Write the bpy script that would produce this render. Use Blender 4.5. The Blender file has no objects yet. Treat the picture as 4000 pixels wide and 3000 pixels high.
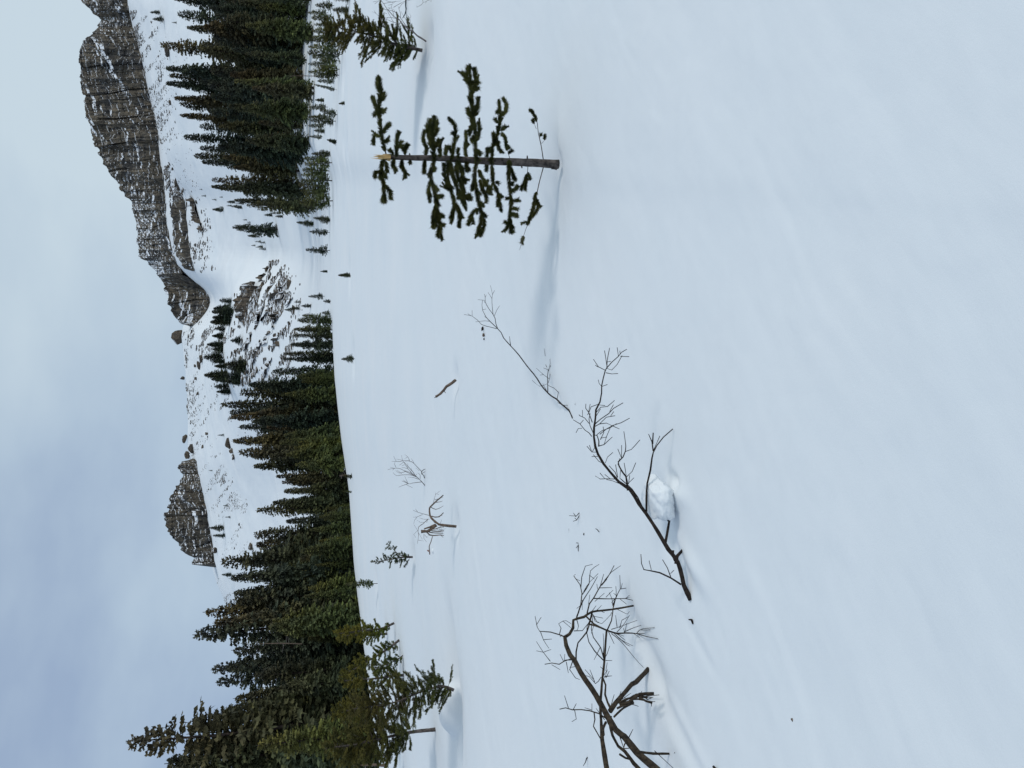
import bpy, math, random
import numpy as np

random.seed(7)
RNG = np.random.default_rng(7)
SC = bpy.context.scene
COL = SC.collection
TH = math.atan(760.0 / 3000.0)
CT, ST = math.cos(TH), math.sin(TH)
CAMZ = 1.55

# ------------------------------------------------------------------ camera
cam_d = bpy.data.cameras.new("camera")
cam_d.sensor_fit = 'HORIZONTAL'
cam_d.sensor_width = 36.0
cam_d.lens = 27.0
cam_d.clip_start = 0.05
cam_d.clip_end = 6000.0
cam = bpy.data.objects.new("camera", cam_d)
COL.objects.link(cam)
from mathutils import Matrix, Vector
F = Vector((0, CT, -ST)); U = Vector((0, ST, CT)); R = Vector((1, 0, 0))
# the photograph was taken with the phone on its side: picture right is down
m = Matrix((( -U.x, R.x, -F.x, 0), (-U.y, R.y, -F.y, 0), (-U.z, R.z, -F.z, CAMZ), (0, 0, 0, 1)))
cam.matrix_world = m
SC.camera = cam

# ------------------------------------------------------------------ view
SC.view_settings.view_transform = 'Standard'
SC.view_settings.look = 'None'
SC.view_settings.exposure = 0.0
SC.view_settings.gamma = 1.0
SC.view_settings.use_curve_mapping = False

# ------------------------------------------------------------------ world
W = bpy.data.worlds.new("World"); SC.world = W; W.use_nodes = True
nt = W.node_tree; nt.nodes.clear()
def N(nt, t, **k):
    n = nt.nodes.new(t)
    for a, b in k.items(): setattr(n, a, b)
    return n
out = N(nt, 'ShaderNodeOutputWorld'); bg = N(nt, 'ShaderNodeBackground')
bg.inputs['Strength'].default_value = 0.1
sky = N(nt, 'ShaderNodeTexSky'); sky.sky_type = 'NISHITA'; sky.sun_disc = False
SUN_AZ = math.radians(116); SUN_EL = math.radians(40)
sky.sun_elevation = SUN_EL; sky.sun_rotation = SUN_AZ
sky.altitude = 1800
tc = N(nt, 'ShaderNodeTexCoord')
mp = N(nt, 'ShaderNodeMapping'); mp.inputs['Scale'].default_value = (1.0, 1.0, 2.2)
mp.inputs['Location'].default_value = (0.35, 0.1, 0.2)
nz = N(nt, 'ShaderNodeTexNoise'); nz.inputs['Scale'].default_value = 2.6; nz.inputs['Detail'].default_value = 5
nz.inputs['Roughness'].default_value = 0.5
sep = N(nt, 'ShaderNodeSeparateXYZ')
# clouds thin out towards the west (-x) side of the valley
ma = N(nt, 'ShaderNodeMath', operation='MULTIPLY_ADD'); ma.inputs[1].default_value = 0.75; ma.inputs[2].default_value = 0.0
mb = N(nt, 'ShaderNodeMath', operation='ADD')
cr = N(nt, 'ShaderNodeValToRGB')
e = cr.color_ramp.elements
e[0].position = 0.16; e[0].color = (3.3, 4.3, 5.9, 1)
e[1].position = 0.72; e[1].color = (5.95, 7.1, 7.9, 1)
x_ = cr.color_ramp.elements.new(0.38); x_.color = (4.5, 5.65, 6.9, 1)
mix = N(nt, 'ShaderNodeMixRGB'); mix.inputs[0].default_value = 0.93
L = nt.links.new
L(tc.outputs['Generated'], mp.inputs[0]); L(mp.outputs[0], nz.inputs['Vector'])
L(tc.outputs['Generated'], sep.inputs[0]); L(sep.outputs[0], ma.inputs[0])
L(nz.outputs[0], mb.inputs[0]); L(ma.outputs[0], mb.inputs[1])
L(mb.outputs[0], cr.inputs[0])
L(sky.outputs[0], mix.inputs[1]); L(cr.outputs[0], mix.inputs[2])
L(mix.outputs[0], bg.inputs[0]); L(bg.outputs[0], out.inputs[0])

# ------------------------------------------------------------------ sun (veiled by cloud)
sd = bpy.data.lights.new("sun", 'SUN'); sd.energy = 1.15; sd.angle = math.radians(11); sd.color = (1.0, 0.96, 0.90)
so = bpy.data.objects.new("sun", sd); COL.objects.link(so)
sv = Vector((math.sin(SUN_AZ) * math.cos(SUN_EL), math.cos(SUN_AZ) * math.cos(SUN_EL), math.sin(SUN_EL)))
so.rotation_euler = sv.to_track_quat('Z', 'Y').to_euler()
so.location = (0, 0, 50)

# ================================================================== geometry of the view -> world
def P(px, py, Y):
    """world point seen at photo pixel (px,py) lying at depth Y (world y)."""
    px = np.asarray(px, float); py = np.asarray(py, float)
    a = (1500 - py) / 3000.0; b = (2000 - px) / 3000.0
    dy = CT + b * ST; dz = -ST + b * CT
    k = Y / dy
    return np.stack([a * k, np.broadcast_to(np.asarray(Y, float), a.shape) * 1.0, CAMZ + dz * k], -1)
def e_of(v):
    b = (2000 - np.asarray(v, float)) / 3000.0
    return (-ST + b * CT) / (CT + b * ST)
def fac(v):
    return CT + (2000 - np.asarray(v, float)) / 3000.0 * ST

# ------------------------------------------------------------------ cheap value noise
_perm = np.random.default_rng(3).random((256, 256))
def vn(x, y, seed=0):
    x = np.asarray(x, float) + seed * 17.31; y = np.asarray(y, float) + seed * 7.77
    xi = np.floor(x).astype(int); yi = np.floor(y).astype(int)
    fx = x - xi; fy = y - yi
    fx = fx * fx * (3 - 2 * fx); fy = fy * fy * (3 - 2 * fy)
    g = lambda i, j: _perm[i & 255, j & 255]
    return (g(xi, yi) * (1 - fx) + g(xi + 1, yi) * fx) * (1 - fy) + (g(xi, yi + 1) * (1 - fx) + g(xi + 1, yi + 1) * fx) * fy - 0.5
def fbm(x, y, o=4, seed=0, g=0.5):
    s = 0; a = 1.0
    for i in range(o):
        s = s + a * vn(np.asarray(x) * 2 ** i, np.asarray(y) * 2 ** i, seed + i * 3); a *= g
    return s

# ------------------------------------------------------------------ terrain
ys_ = np.array([-1500, -600, 0, 200, 400, 600, 700, 800, 1000, 1200, 1300, 1500, 1700, 1900, 2200, 2400, 2700, 3000, 3600, 4800])
vc_ = np.array([1330, 1290, 1250, 1240, 1232, 1240, 1280, 1287, 1290, 1293, 1298, 1308, 1331, 1362, 1381, 1404, 1442, 1484, 1530, 1560])
Yc_ = np.array([80, 80, 80, 80, 80, 80, 76, 75, 75, 72, 70, 66, 60, 55, 48, 44, 38, 32, 28, 26])
drop_ = np.array([0, 0, 0, 0, 0, 0, .25, .5, .5, .5, .8, 1.0, 1.2, 1.3, 1.4, 1.4, 1.4, 1.4, 1.3, 1.3])
def tab(d):
    k = sorted(d); return np.array(k, float), np.array([d[i] for i in k], float)
TA = tab({-1500: 1150, 0: 1100, 200: 1080, 400: 1060, 600: 1110, 800: 1200, 1000: 1235, 1200: 1235, 1300: 1225, 1500: 1235, 1900: 1270, 2200: 1290, 3000: 1380, 4000: 1420})
TB = tab({-1500: 950, 0: 900, 400: 880, 600: 930, 800: 1000, 1000: 1060, 1080: 1010, 1150: 930, 1300: 888, 1420: 880, 1500: 905, 1600: 950, 1900: 1060, 2200: 1110, 2500: 1180, 3000: 1270, 4000: 1320})
C0 = tab({-1500: 600, -400: 545, 0: 520, 160: 560, 350: 605, 520: 648, 600: 655, 700: 700, 780: 752, 900: 765, 1000: 765, 1060: 765, 1100: 800, 1150: 858, 1230: 850, 1290: 815, 1350: 800, 1500: 800, 1800: 815, 1990: 850, 2200: 860, 2300: 890, 2500: 985, 3000: 1165, 4000: 1260})
C1 = tab({-1500: 590, -400: 530, 0: 505, 160: 548, 350: 592, 520: 632, 600: 638, 700: 655, 780: 680, 900: 685, 1000: 700, 1060: 735, 1100: 790, 1150: 848, 1230: 835, 1290: 780, 1350: 770, 1500: 775, 1800: 795, 1990: 838, 2200: 850, 2300: 872, 2500: 965, 3000: 1140, 4000: 1240})
C2 = tab({-1500: 580, -400: 520, 0: 498, 160: 540, 350: 582, 520: 622, 600: 625, 700: 636, 800: 642, 900: 655, 1000: 672, 1060: 700, 1100: 760, 1150: 830, 1230: 810, 1290: 735, 1350: 730, 1500: 740, 1800: 760, 1990: 800, 2200: 838, 2300: 860, 2500: 955, 3000: 1125, 4000: 1230})
CD = tab({-1500: 420, -400: 420, 0: 430, 400: 450, 700: 560, 1000: 640, 1150: 760, 1240: 735, 1290: 706, 1355: 714, 1440: 723, 1563: 729, 1684: 732, 1744: 727, 1820: 745, 2000: 770, 2200: 826, 2242: 831, 2300: 853, 2366: 888, 2500: 950, 2700: 1040, 3000: 1120, 4000: 1220})
tt = np.linspace(-0.95, 0.95, 381)
def col_e(ky, kv):
    y = 1500 - 3000 * tt * 1.03
    for _ in range(12):
        v = np.interp(y, ky, kv); y = 1500 - 3000 * tt * fac(v)
    return e_of(np.interp(y, ky, kv)), y
ec, yy = col_e(ys_, vc_)
Ycc = np.interp(yy, ys_, Yc_); dd = np.interp(yy, ys_, drop_)
zc = CAMZ + Ycc * ec
NL = [(160, TA), (370, TB), (700, C0), (740, C1), (800, C2), (950, CD)]
Yg = np.concatenate([np.linspace(0, 140, 141), np.linspace(142, 1000, 430), np.linspace(1020, 2600, 60)])
Zt = np.zeros((len(tt), len(Yg)))
cols = [(Y, col_e(*T)[0]) for Y, T in NL]
for i in range(len(tt)):
    kY = [Ycc[i] * 1.22] + [c[0] for c in cols] + [1150, 1700, 2600]
    z_dip = zc[i] - dd[i] if dd[i] > 0 else zc[i] + 1.2
    kZ = [z_dip] + [CAMZ + c[0] * c[1][i] for c in cols]
    top = kZ[-1]
    kZ += [top - 60, top - 140, top - 200]
    far = np.interp(Yg, kY, kZ)
    near = zc[i] * np.clip(Yg / Ycc[i], 0, 1) ** 1.6
    s = np.clip((Yg - Ycc[i]) / (Ycc[i] * 0.22), 0, 1); s = s * s * (3 - 2 * s)
    z = np.where(Yg <= Ycc[i], near, zc[i] * (1 - s) + z_dip * s)
    z = np.where(Yg > Ycc[i] * 1.22, far, z)
    Zt[i] = z
# soften along depth only beyond the meadow
k = np.ones(7) / 7
for i in range(len(tt)):
    seg = np.convolve(np.pad(Zt[i], 3, mode='edge'), k, 'valid')
    w = np.clip((Yg - 100) / 60, 0, 1) * np.clip((930 - Yg) / 30, 0, 1)
    Zt[i] = Zt[i] * (1 - w) + seg * w
k = np.ones(5) / 5
Zt = np.stack([np.convolve(np.pad(Zt[:, j], 2, mode='edge'), k, 'valid') for j in range(len(Yg))], 1)

BUMPS = []   # (x, y, sx, sy, rot, height) shaped snow: wells, ridges, mounds
def base_z(x, y):
    x = np.asarray(x, float); y = np.asarray(y, float)
    r = np.hypot(x, y); ph = np.arctan2(x, y)
    lim = math.radians(40)
    phc = np.clip(ph, -lim, lim)
    Y = np.where(np.abs(ph) <= lim, y, r * math.cos(lim)); t = np.tan(phc)
    behind = np.clip((np.abs(ph) - lim) / math.radians(50), 0, 1)
    Y = np.clip(Y, 0, 2599)
    ti = np.clip((t - tt[0]) / (tt[1] - tt[0]), 0, len(tt) - 1.001)
    i0 = ti.astype(int); fi = ti - i0
    yi = np.interp(Y, Yg, np.arange(len(Yg))); yi = np.clip(yi, 0, len(Yg) - 1.001)
    j0 = yi.astype(int); fj = yi - j0
    z = (Zt[i0, j0] * (1 - fj) + Zt[i0, j0 + 1] * fj) * (1 - fi) + (Zt[i0 + 1, j0] * (1 - fj) + Zt[i0 + 1, j0 + 1] * fj) * fi
    z = z * (1 - 0.6 * behind * np.clip(r / 200, 0, 1))
    # undulation of the snow
    z = z + 0.05 * fbm(x * 0.22, y * 0.22, 2, 1) * np.clip(r / 3, 0, 1)
    z = z + np.clip((r - 110) / 200, 0, 1) * (3.0 * fbm(x * 0.012, y * 0.012, 4, 5) + 0.9 * fbm(x * .07, y * .05, 3, 9))
    return z
SD = np.array([0.80, 0.60])      # direction of the wind streaks on the ground
def zfun(x, y):
    z = base_z(x, y)
    x = np.asarray(x, float); y = np.asarray(y, float)
    r = np.hypot(x, y)
    m = r < 60
    if np.any(m):
        z = z + .003 * fbm(x * 5, y * 6, 3, 61, .55) * np.clip((12 - r) / 4, 0, 1)
        u = x * SD[0] + y * SD[1]; w = -x * SD[1] + y * SD[0]
        u2 = x * 0.97 - y * 0.24; w2 = x * 0.24 + y * 0.97
        wu = u + .35 * fbm(x * 1.1, y * 1.1, 2, 71); ww_ = w + .10 * fbm(x * 1.7, y * 1.7, 3, 72)
        st = 0.0045 * fbm(wu * 0.8, ww_ * 3.2, 4, 21, .6) + 0.0035 * fbm(u2 * 0.9, w2 * 5.0, 4, 33, .6)
        q_ = ww_ * 2.1 + .5 * vn(wu * .3, ww_ * .3, 40); fr = q_ - np.floor(q_)          # little drift steps, broken along their length
        on = np.clip(3.5 * (vn(wu * .75 + 31 * np.floor(q_), np.floor(q_) * 5.3, 44) - .06), 0, 1)
        st = st + 0.0045 * on * (np.clip((fr - .9) / .1, 0, 1) - fr)
        far = 0.03 * fbm(u2 * 0.12, w2 * 0.7, 3, 51) * np.clip((r - 5) / 15, 0, 1)
        z = z + (st + far) * np.clip((60 - r) / 20, 0, 1)
        for (bx, by, sx, sy, rot, h, *pp) in BUMPS:
            pw = pp[0] if pp else 1.0
            c, s = math.cos(rot), math.sin(rot)
            dx = x - bx; dy = y - by
            uu = dx * c + dy * s; ww = -dx * s + dy * c
            q = (uu / sx) ** 2 + (ww / sy) ** 2
            z = z + h * np.exp(-q ** pw)
    return z
_Ys = np.concatenate([np.geomspace(0.8, 110, 900), np.geomspace(111, 1100, 900)])
def hit(px, py):
    """first terrain point along the view ray through the photo pixel."""
    p = P(np.full(_Ys.shape, float(px)), np.full(_Ys.shape, float(py)), _Ys)
    g = base_z(p[:, 0], p[:, 1])
    d = p[:, 2] - g
    idx = np.where(d <= 0)[0]
    if len(idx) == 0 or idx[0] == 0: return None
    i = idx[0]; f = d[i - 1] / (d[i - 1] - d[i])
    Y = _Ys[i - 1] + f * (_Ys[i] - _Ys[i - 1])
    q = P(px, py, Y)
    return float(q[0]), float(Y), float(q[2])
def hitY(px, py, default=60.0):
    h = hit(px, py); return h[1] if h else default

# ------------------------------------------------------------------ materials
def mat(name):
    m = bpy.data.materials.new(name); m.use_nodes = True
    b = m.node_tree.nodes['Principled BSDF']
    return m, m.node_tree, b
def ramp(nt, stops):
    c = N(nt, 'ShaderNodeValToRGB'); els = c.color_ramp.elements
    els[0].position, els[0].color = stops[0][0], (*stops[0][1], 1)
    els[1].position, els[1].color = stops[-1][0], (*stops[-1][1], 1)
    for p, col in stops[1:-1]:
        q = els.new(p); q.color = (*col, 1)
    return c
def noise(nt, scale, detail=4, rough=.5, vec=None, sc=None):
    n = N(nt, 'ShaderNodeTexNoise'); n.inputs['Scale'].default_value = scale
    n.inputs['Detail'].default_value = detail; n.inputs['Roughness'].default_value = rough
    if vec is not None:
        if sc:
            mpn = N(nt, 'ShaderNodeMapping'); mpn.inputs['Scale'].default_value = sc
            nt.links.new(vec, mpn.inputs[0]); nt.links.new(mpn.outputs[0], n.inputs['Vector'])
        else: nt.links.new(vec, n.inputs['Vector'])
    return n

SNOW_C = (0.84, 0.865, 0.90)
def snow_mat(name, grain=True, far=False):
    m, nt, b = mat(name)
    g = N(nt, 'ShaderNodeNewGeometry')
    b.inputs['Roughness'].default_value = 0.7
    b.inputs['Specular IOR Level'].default_value = 0.25
    n1 = noise(nt, 0.35 if not far else 0.02, 5, .55, g.outputs['Position'])
    r = ramp(nt, [(.3, (0.765, 0.805, 0.835)), (.7, (0.815, 0.835, 0.85))])
    nt.links.new(n1.outputs[0], r.inputs[0]); nt.links.new(r.outputs[0], b.inputs['Base Color'])
    mpn = N(nt, 'ShaderNodeMapping'); mpn.inputs['Rotation'].default_value = (0, 0, -math.atan2(SD[1], SD[0]))
    nt.links.new(g.outputs['Position'], mpn.inputs[0])
    ns = noise(nt, 3.0 if not far else 0.05, 6, .6, mpn.outputs[0], (0.55, 1.8, 1))
    bu = N(nt, 'ShaderNodeBump'); bu.inputs['Strength'].default_value = 0.30; bu.inputs['Distance'].default_value = 0.010 if not far else 0.8
    nt.links.new(ns.outputs[0], bu.inputs['Height'])
    if grain:
        ng = noise(nt, 260, 3, .6, g.outputs['Position'])
        b2 = N(nt, 'ShaderNodeBump'); b2.inputs['Strength'].default_value = 0.25; b2.inputs['Distance'].default_value = 0.002
        nt.links.new(ng.outputs[0], b2.inputs['Height']); nt.links.new(bu.outputs[0], b2.inputs['Normal'])
        nt.links.new(b2.outputs[0], b.inputs['Normal'])
    else: nt.links.new(bu.outputs[0], b.inputs['Normal'])
    return m
M_SNOW = snow_mat("snow")
M_SNOWFAR = snow_mat("snow_far", grain=False, far=True)

def rock_mat(name, tone=(1, 1, 1), snow_lo=0.62, snow_hi=0.74, scale=1.0):
    m, nt, b = mat(name)
    g = N(nt, 'ShaderNodeNewGeometry')
    b.inputs['Roughness'].default_value = 0.9
    b.inputs['Specular IOR Level'].default_value = 0.15
    pos = g.outputs['Position']
    n1 = noise(nt, 0.028 * scale, 7, .66, pos, (1, 1, 1.5))
    r1 = ramp(nt, [(.30, (0.055, 0.055, 0.058)), (.42, (0.105, 0.098, 0.088)), (.52, (0.150, 0.135, 0.112)), (.60, (0.085, 0.086, 0.090)), (.68, (0.135, 0.125, 0.11)), (.76, (0.24, 0.22, 0.18))])
    nt.links.new(n1.outputs[0], r1.inputs[0])
    n2 = noise(nt, 0.5 * scale, 5, .65, pos, (1.0, 1.0, 0.13))       # vertical joints and streaks
    r2 = ramp(nt, [(.36, (0.30, 0.30, 0.33)), (.47, (0.80, 0.80, 0.80)), (.56, (1.1, 1.07, 1.02)), (.7, (1.6, 1.5, 1.35))])
    nt.links.new(n2.outputs[0], r2.inputs[0])
    n3 = noise(nt, 0.16 * scale, 5, .6, pos, (0.15, 0.15, 2.2))      # strata
    r3 = ramp(nt, [(.38, (0.72, 0.72, 0.72)), (.6, (1.12, 1.1, 1.06))])
    nt.links.new(n3.outputs[0], r3.inputs[0])
    a = N(nt, 'ShaderNodeMixRGB', blend_type='MULTIPLY'); a.inputs[0].default_value = 1
    c = N(nt, 'ShaderNodeMixRGB', blend_type='MULTIPLY'); c.inputs[0].default_value = 1
    d = N(nt, 'ShaderNodeMixRGB', blend_type='MULTIPLY'); d.inputs[0].default_value = 1
    d.inputs[2].default_value = (*tone, 1)
    nt.links.new(r1.outputs[0], a.inputs[1]); nt.links.new(r2.outputs[0], a.inputs[2])
    nt.links.new(a.outputs[0], c.inputs[1]); nt.links.new(r3.outputs[0], c.inputs[2])
    nt.links.new(c.outputs[0], d.inputs[1])
    sp = N(nt, 'ShaderNodeSeparateXYZ'); nt.links.new(g.outputs['Normal'], sp.inputs[0])
    nn = noise(nt, 0.6 * scale, 4, .6, pos)
    ad = N(nt, 'ShaderNodeMath', operation='MULTIPLY_ADD'); ad.inputs[1].default_value = 0.35; ad.inputs[2].default_value = -0.175
    nt.links.new(nn.outputs[0], ad.inputs[0])
    s2 = N(nt, 'ShaderNodeMath', operation='ADD'); nt.links.new(sp.outputs[2], s2.inputs[0]); nt.links.new(ad.outputs[0], s2.inputs[1])
    mr = N(nt, 'ShaderNodeMapRange'); mr.inputs['From Min'].default_value = snow_lo; mr.inputs['From Max'].default_value = snow_hi
    nt.links.new(s2.outputs[0], mr.inputs[0])
    mx = N(nt, 'ShaderNodeMixRGB'); mx.inputs[2].default_value = (*SNOW_C, 1)
    nt.links.new(mr.outputs[0], mx.inputs[0]); nt.links.new(d.outputs[0], mx.inputs[1])
    nt.links.new(mx.outputs[0], b.inputs['Base Color'])
    bu = N(nt, 'ShaderNodeBump'); bu.inputs['Strength'].default_value = 0.6; bu.inputs['Distance'].default_value = 1.0 / scale
    nt.links.new(n2.outputs[0], bu.inputs['Height']); nt.links.new(bu.outputs[0], b.inputs['Normal'])
    return m
M_ROCK = rock_mat("rock", tone=(.86, .83, .80), snow_lo=.67, snow_hi=.74)
M_ROCKB = rock_mat("rock_boulder", tone=(0.80, 0.73, 0.68), snow_lo=.74, snow_hi=.84, scale=3)
M_ROCKD = rock_mat("rock_crag", tone=(0.74, 0.71, 0.67), snow_lo=.68, snow_hi=.75)

def bark_mat(name, c0, c1, sc=30, stretch=(1, 1, .25), rough=.85):
    m, nt, b = mat(name)
    t = N(nt, 'ShaderNodeTexCoord')
    n1 = noise(nt, sc, 5, .65, t.outputs['Object'], stretch)
    r = ramp(nt, [(.35, c0), (.65, c1)])
    nt.links.new(n1.outputs[0], r.inputs[0]); nt.links.new(r.outputs[0], b.inputs['Base Color'])
    b.inputs['Roughness'].default_value = rough; b.inputs['Specular IOR Level'].default_value = 0.2
    bu = N(nt, 'ShaderNodeBump'); bu.inputs['Strength'].default_value = 0.7; bu.inputs['Distance'].default_value = 0.004
    nt.links.new(n1.outputs[0], bu.inputs['Height']); nt.links.new(bu.outputs[0], b.inputs['Normal'])
    return m
M_BARK = bark_mat("bark_spruce", (0.022, 0.018, 0.017), (0.17, 0.140, 0.125), 26, (1, 1, .8))
M_DEAD = bark_mat("bark_dark_dead", (0.008, 0.006, 0.006), (0.036, 0.026, 0.020), 60, (1, 1, 1))
M_DEAD2 = bark_mat("bark_olive_dead", (0.011, 0.009, 0.007), (0.070, 0.052, 0.034), 50, (1, 1, 1))
M_GREYW = bark_mat("weathered_wood", (0.06, 0.045, 0.036), (0.19, 0.135, 0.10), 40, (1, 1, 1))
M_TWIGG = bark_mat("grey_twig", (0.10, 0.085, 0.085), (0.22, 0.19, 0.18), 40, (1, 1, 1))
M_SPLINT = bark_mat("fresh_wood", (0.45, 0.27, 0.10), (0.78, 0.58, 0.30), 90, (1, 1, .15), .7)
M_RED = bark_mat("reddish_wood", (0.11, 0.045, 0.03), (0.22, 0.10, 0.06), 40)
M_TEAL = bark_mat("wet_black_wood", (0.006, 0.014, 0.018), (0.015, 0.035, 0.042), 30, (1, 1, 1), .4)
M_TRUNKF = bark_mat("bark_far", (0.03, 0.022, 0.02), (0.10, 0.075, 0.065), 6)

def foliage_mat(name, dark, light, sc=6.0, objcol=False):
    m, nt, b = mat(name)
    t = N(nt, 'ShaderNodeTexCoord')
    n1 = noise(nt, sc, 3, .6, t.outputs['Object'])
    r = ramp(nt, [(.35, dark), (.68, light)])
    nt.links.new(n1.outputs[0], r.inputs[0])
    src = r.outputs[0]
    if objcol:
        oi = N(nt, 'ShaderNodeObjectInfo')
        mx = N(nt, 'ShaderNodeMixRGB', blend_type='MULTIPLY'); mx.inputs[0].default_value = 1
        nt.links.new(src, mx.inputs[1]); nt.links.new(oi.outputs['Color'], mx.inputs[2]); src = mx.outputs[0]
        sz = N(nt, 'ShaderNodeSeparateXYZ'); nt.links.new(t.outputs['Object'], sz.inputs[0])
        tr = ramp(nt, [(.35, (1.05, 1.08, .95)), (.95, (1.25, 1.0, .92))])     # cones and old growth brown the tops
        nt.links.new(sz.outputs[2], tr.inputs[0])
        mz = N(nt, 'ShaderNodeMixRGB', blend_type='MULTIPLY'); mz.inputs[0].default_value = 1
        nt.links.new(src, mz.inputs[1]); nt.links.new(tr.outputs[0], mz.inputs[2]); src = mz.outputs[0]
    nt.links.new(src, b.inputs['Base Color'])
    b.inputs['Roughness'].default_value = 0.75; b.inputs['Specular IOR Level'].default_value = 0.12
    return m
M_NEEDLE = foliage_mat("spruce_needles", (0.022, 0.030, 0.010), (0.115, 0.115, 0.032), 14)
M_NEEDLE2 = foliage_mat("young_fir_needles", (0.036, 0.046, 0.022), (0.115, 0.120, 0.045), 5, True)
M_FOL = foliage_mat("conifer_foliage", (0.038, 0.048, 0.044), (0.100, 0.108, 0.064), 7, True)  # slight haze put into these colours: lifted and bluer

# ------------------------------------------------------------------ object helpers
def link(name, me, parent=None, mats=None):
    o = bpy.data.objects.new(name, me); COL.objects.link(o)
    if mats is not None and me is not None and len(me.materials) == 0:
        me.materials.append(mats)
    if parent is not None: o.parent = parent
    return o
def tag(o, label=None, cat=None, group=None, kind=None):
    if label: o['label'] = label
    if cat: o['category'] = cat
    if group: o['group'] = group
    if kind: o['kind'] = kind
    return o
def empty(name, loc, label, cat, group=None):
    o = bpy.data.objects.new(name, None); COL.objects.link(o)
    o.location = loc; o.empty_display_size = 0.2
    return tag(o, label, cat, group)
def mesh_np(name, V, Fq=None, Ft=None, smooth=True):
    me = bpy.data.meshes.new(name)
    V = np.asarray(V, np.float32).reshape(-1, 3)
    me.vertices.add(len(V)); me.vertices.foreach_set('co', V.ravel())
    loops = []; starts = []; c = 0
    if Fq is not None and len(Fq):
        Fq = np.asarray(Fq, np.int32).reshape(-1, 4); loops.append(Fq.ravel()); starts.append(np.arange(len(Fq)) * 4); c = Fq.size
    if Ft is not None and len(Ft):
        Ft = np.asarray(Ft, np.int32).reshape(-1, 3); loops.append(Ft.ravel()); starts.append(c + np.arange(len(Ft)) * 3)
    lo = np.concatenate(loops).astype(np.int32); st = np.concatenate(starts).astype(np.int32)
    me.loops.add(len(lo)); me.loops.foreach_set('vertex_index', lo)
    me.polygons.add(len(st)); me.polygons.foreach_set('loop_start', st)
    me.update(calc_edges=True)
    me.polygons.foreach_set('use_smooth', np.full(len(st), smooth))
    me.validate()
    return me
def grid_faces(nr, nc, wrap=False):
    i = np.arange(nr - 1)[:, None]; j = np.arange(nc if wrap else nc - 1)[None, :]
    a = i * nc + j; b = i * nc + (j + 1) % nc
    return np.stack([a, b, b + nc, a + nc], -1).reshape(-1, 4)

def smooth_path(pts, rad, step):
    """Catmull-Rom resample."""
    pts = np.asarray(pts, float); rad = np.asarray(rad, float)
    if len(pts) == 2:
        n = max(2, int(np.linalg.norm(pts[1] - pts[0]) / step) + 1)
        t = np.linspace(0, 1, min(n, 8))[:, None]
        return pts[0] * (1 - t) + pts[1] * t, rad[0] * (1 - t[:, 0]) + rad[1] * t[:, 0]
    Q = np.vstack([2 * pts[0] - pts[1], pts, 2 * pts[-1] - pts[-2]])
    o = []; r = []
    for i in range(len(pts) - 1):
        p0, p1, p2, p3 = Q[i:i + 4]
        n = int(np.clip(np.linalg.norm(p2 - p1) / step, 1, 8))
        for k in range(n):
            t = k / n
            o.append(0.5 * ((2 * p1) + (-p0 + p2) * t + (2 * p0 - 5 * p1 + 4 * p2 - p3) * t * t + (-p0 + 3 * p1 - 3 * p2 + p3) * t ** 3))
            r.append(rad[i] * (1 - t) + rad[i + 1] * t)
    o.append(pts[-1]); r.append(rad[-1])
    return np.array(o), np.array(r)
def tube_arrays(pts, rad, sides=6, rough=0.0, rng=None):
    pts = np.asarray(pts, float); n = len(pts)
    T = np.gradient(pts, axis=0); T /= np.linalg.norm(T, axis=1)[:, None] + 1e-12
    up = np.array([0.3, 0.5, 0.8])
    A = np.cross(T, up); A /= np.linalg.norm(A, axis=1)[:, None] + 1e-12
    B = np.cross(T, A)
    th = np.linspace(0, 2 * np.pi, sides, endpoint=False)
    rr = np.asarray(rad)[:, None] * np.ones(sides)
    if rough > 0: rr = rr * (1 + rough * (rng.random(rr.shape) - 0.5) * 2)
    V = pts[:, None, :] + rr[..., None] * (np.cos(th)[None, :, None] * A[:, None, :] + np.sin(th)[None, :, None] * B[:, None, :])
    V = V.reshape(-1, 3)
    Fq = grid_faces(n, sides, True)
    c0 = len(V); V = np.vstack([V, pts[0], pts[-1]])
    j = np.arange(sides); j2 = (j + 1) % sides
    Ft = np.vstack([np.stack([j2, j, np.full(sides, c0)], -1), np.stack([(n - 1) * sides + j, (n - 1) * sides + j2, np.full(sides, c0 + 1)], -1)])
    return V, Fq, Ft
def tube(name, pts, rad, material, parent=None, sides=6, step=0.05, rough=0.12, origin=None):
    p, r = smooth_path(pts, rad, step)
    rng = np.random.default_rng(int(abs(p[0, 0] * 977 + p[0, 2] * 311)) + len(p))
    V, Fq, Ft = tube_arrays(p, r, sides, rough, rng)
    o0 = np.asarray(origin if origin is not None else (0, 0, 0), float)
    me = mesh_np(name, V - o0, Fq, Ft)
    return link(name, me, parent, material)

# ------------------------------------------------------------------ snow relief: hollows, ridges, mounds
def bump_px(px, py, sx, sy, rot, h, pw=1.0):
    q = hit(px, py)
    if q: BUMPS.append((q[0], q[1], sx, sy, math.radians(rot), h, pw))
# hollow round the broken spruce; soft trough shaped to darken snow where its shadow falls
bump_px(2168, 640, .13, .10, 0, -.055); bump_px(2145, 735, .36, .26, 175, -.034); bump_px(2125, 880, .40, .26, 172, -.025)
bump_px(2190, 560, .18, .14, 10, .02); bump_px(2172, 700, .10, .07, 0, .015); bump_px(2182, 585, .07, .05, 0, .016)
# trough by the leaning fir
bump_px(1655, 250, .8, .7, 175, -.07); bump_px(1680, 400, 1.4, .8, 172, -.04)
bump_px(1760, 2640, .8, .4, 8, -.14); bump_px(1765, 2800, 1.0, .32, 0, -.12)
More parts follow.
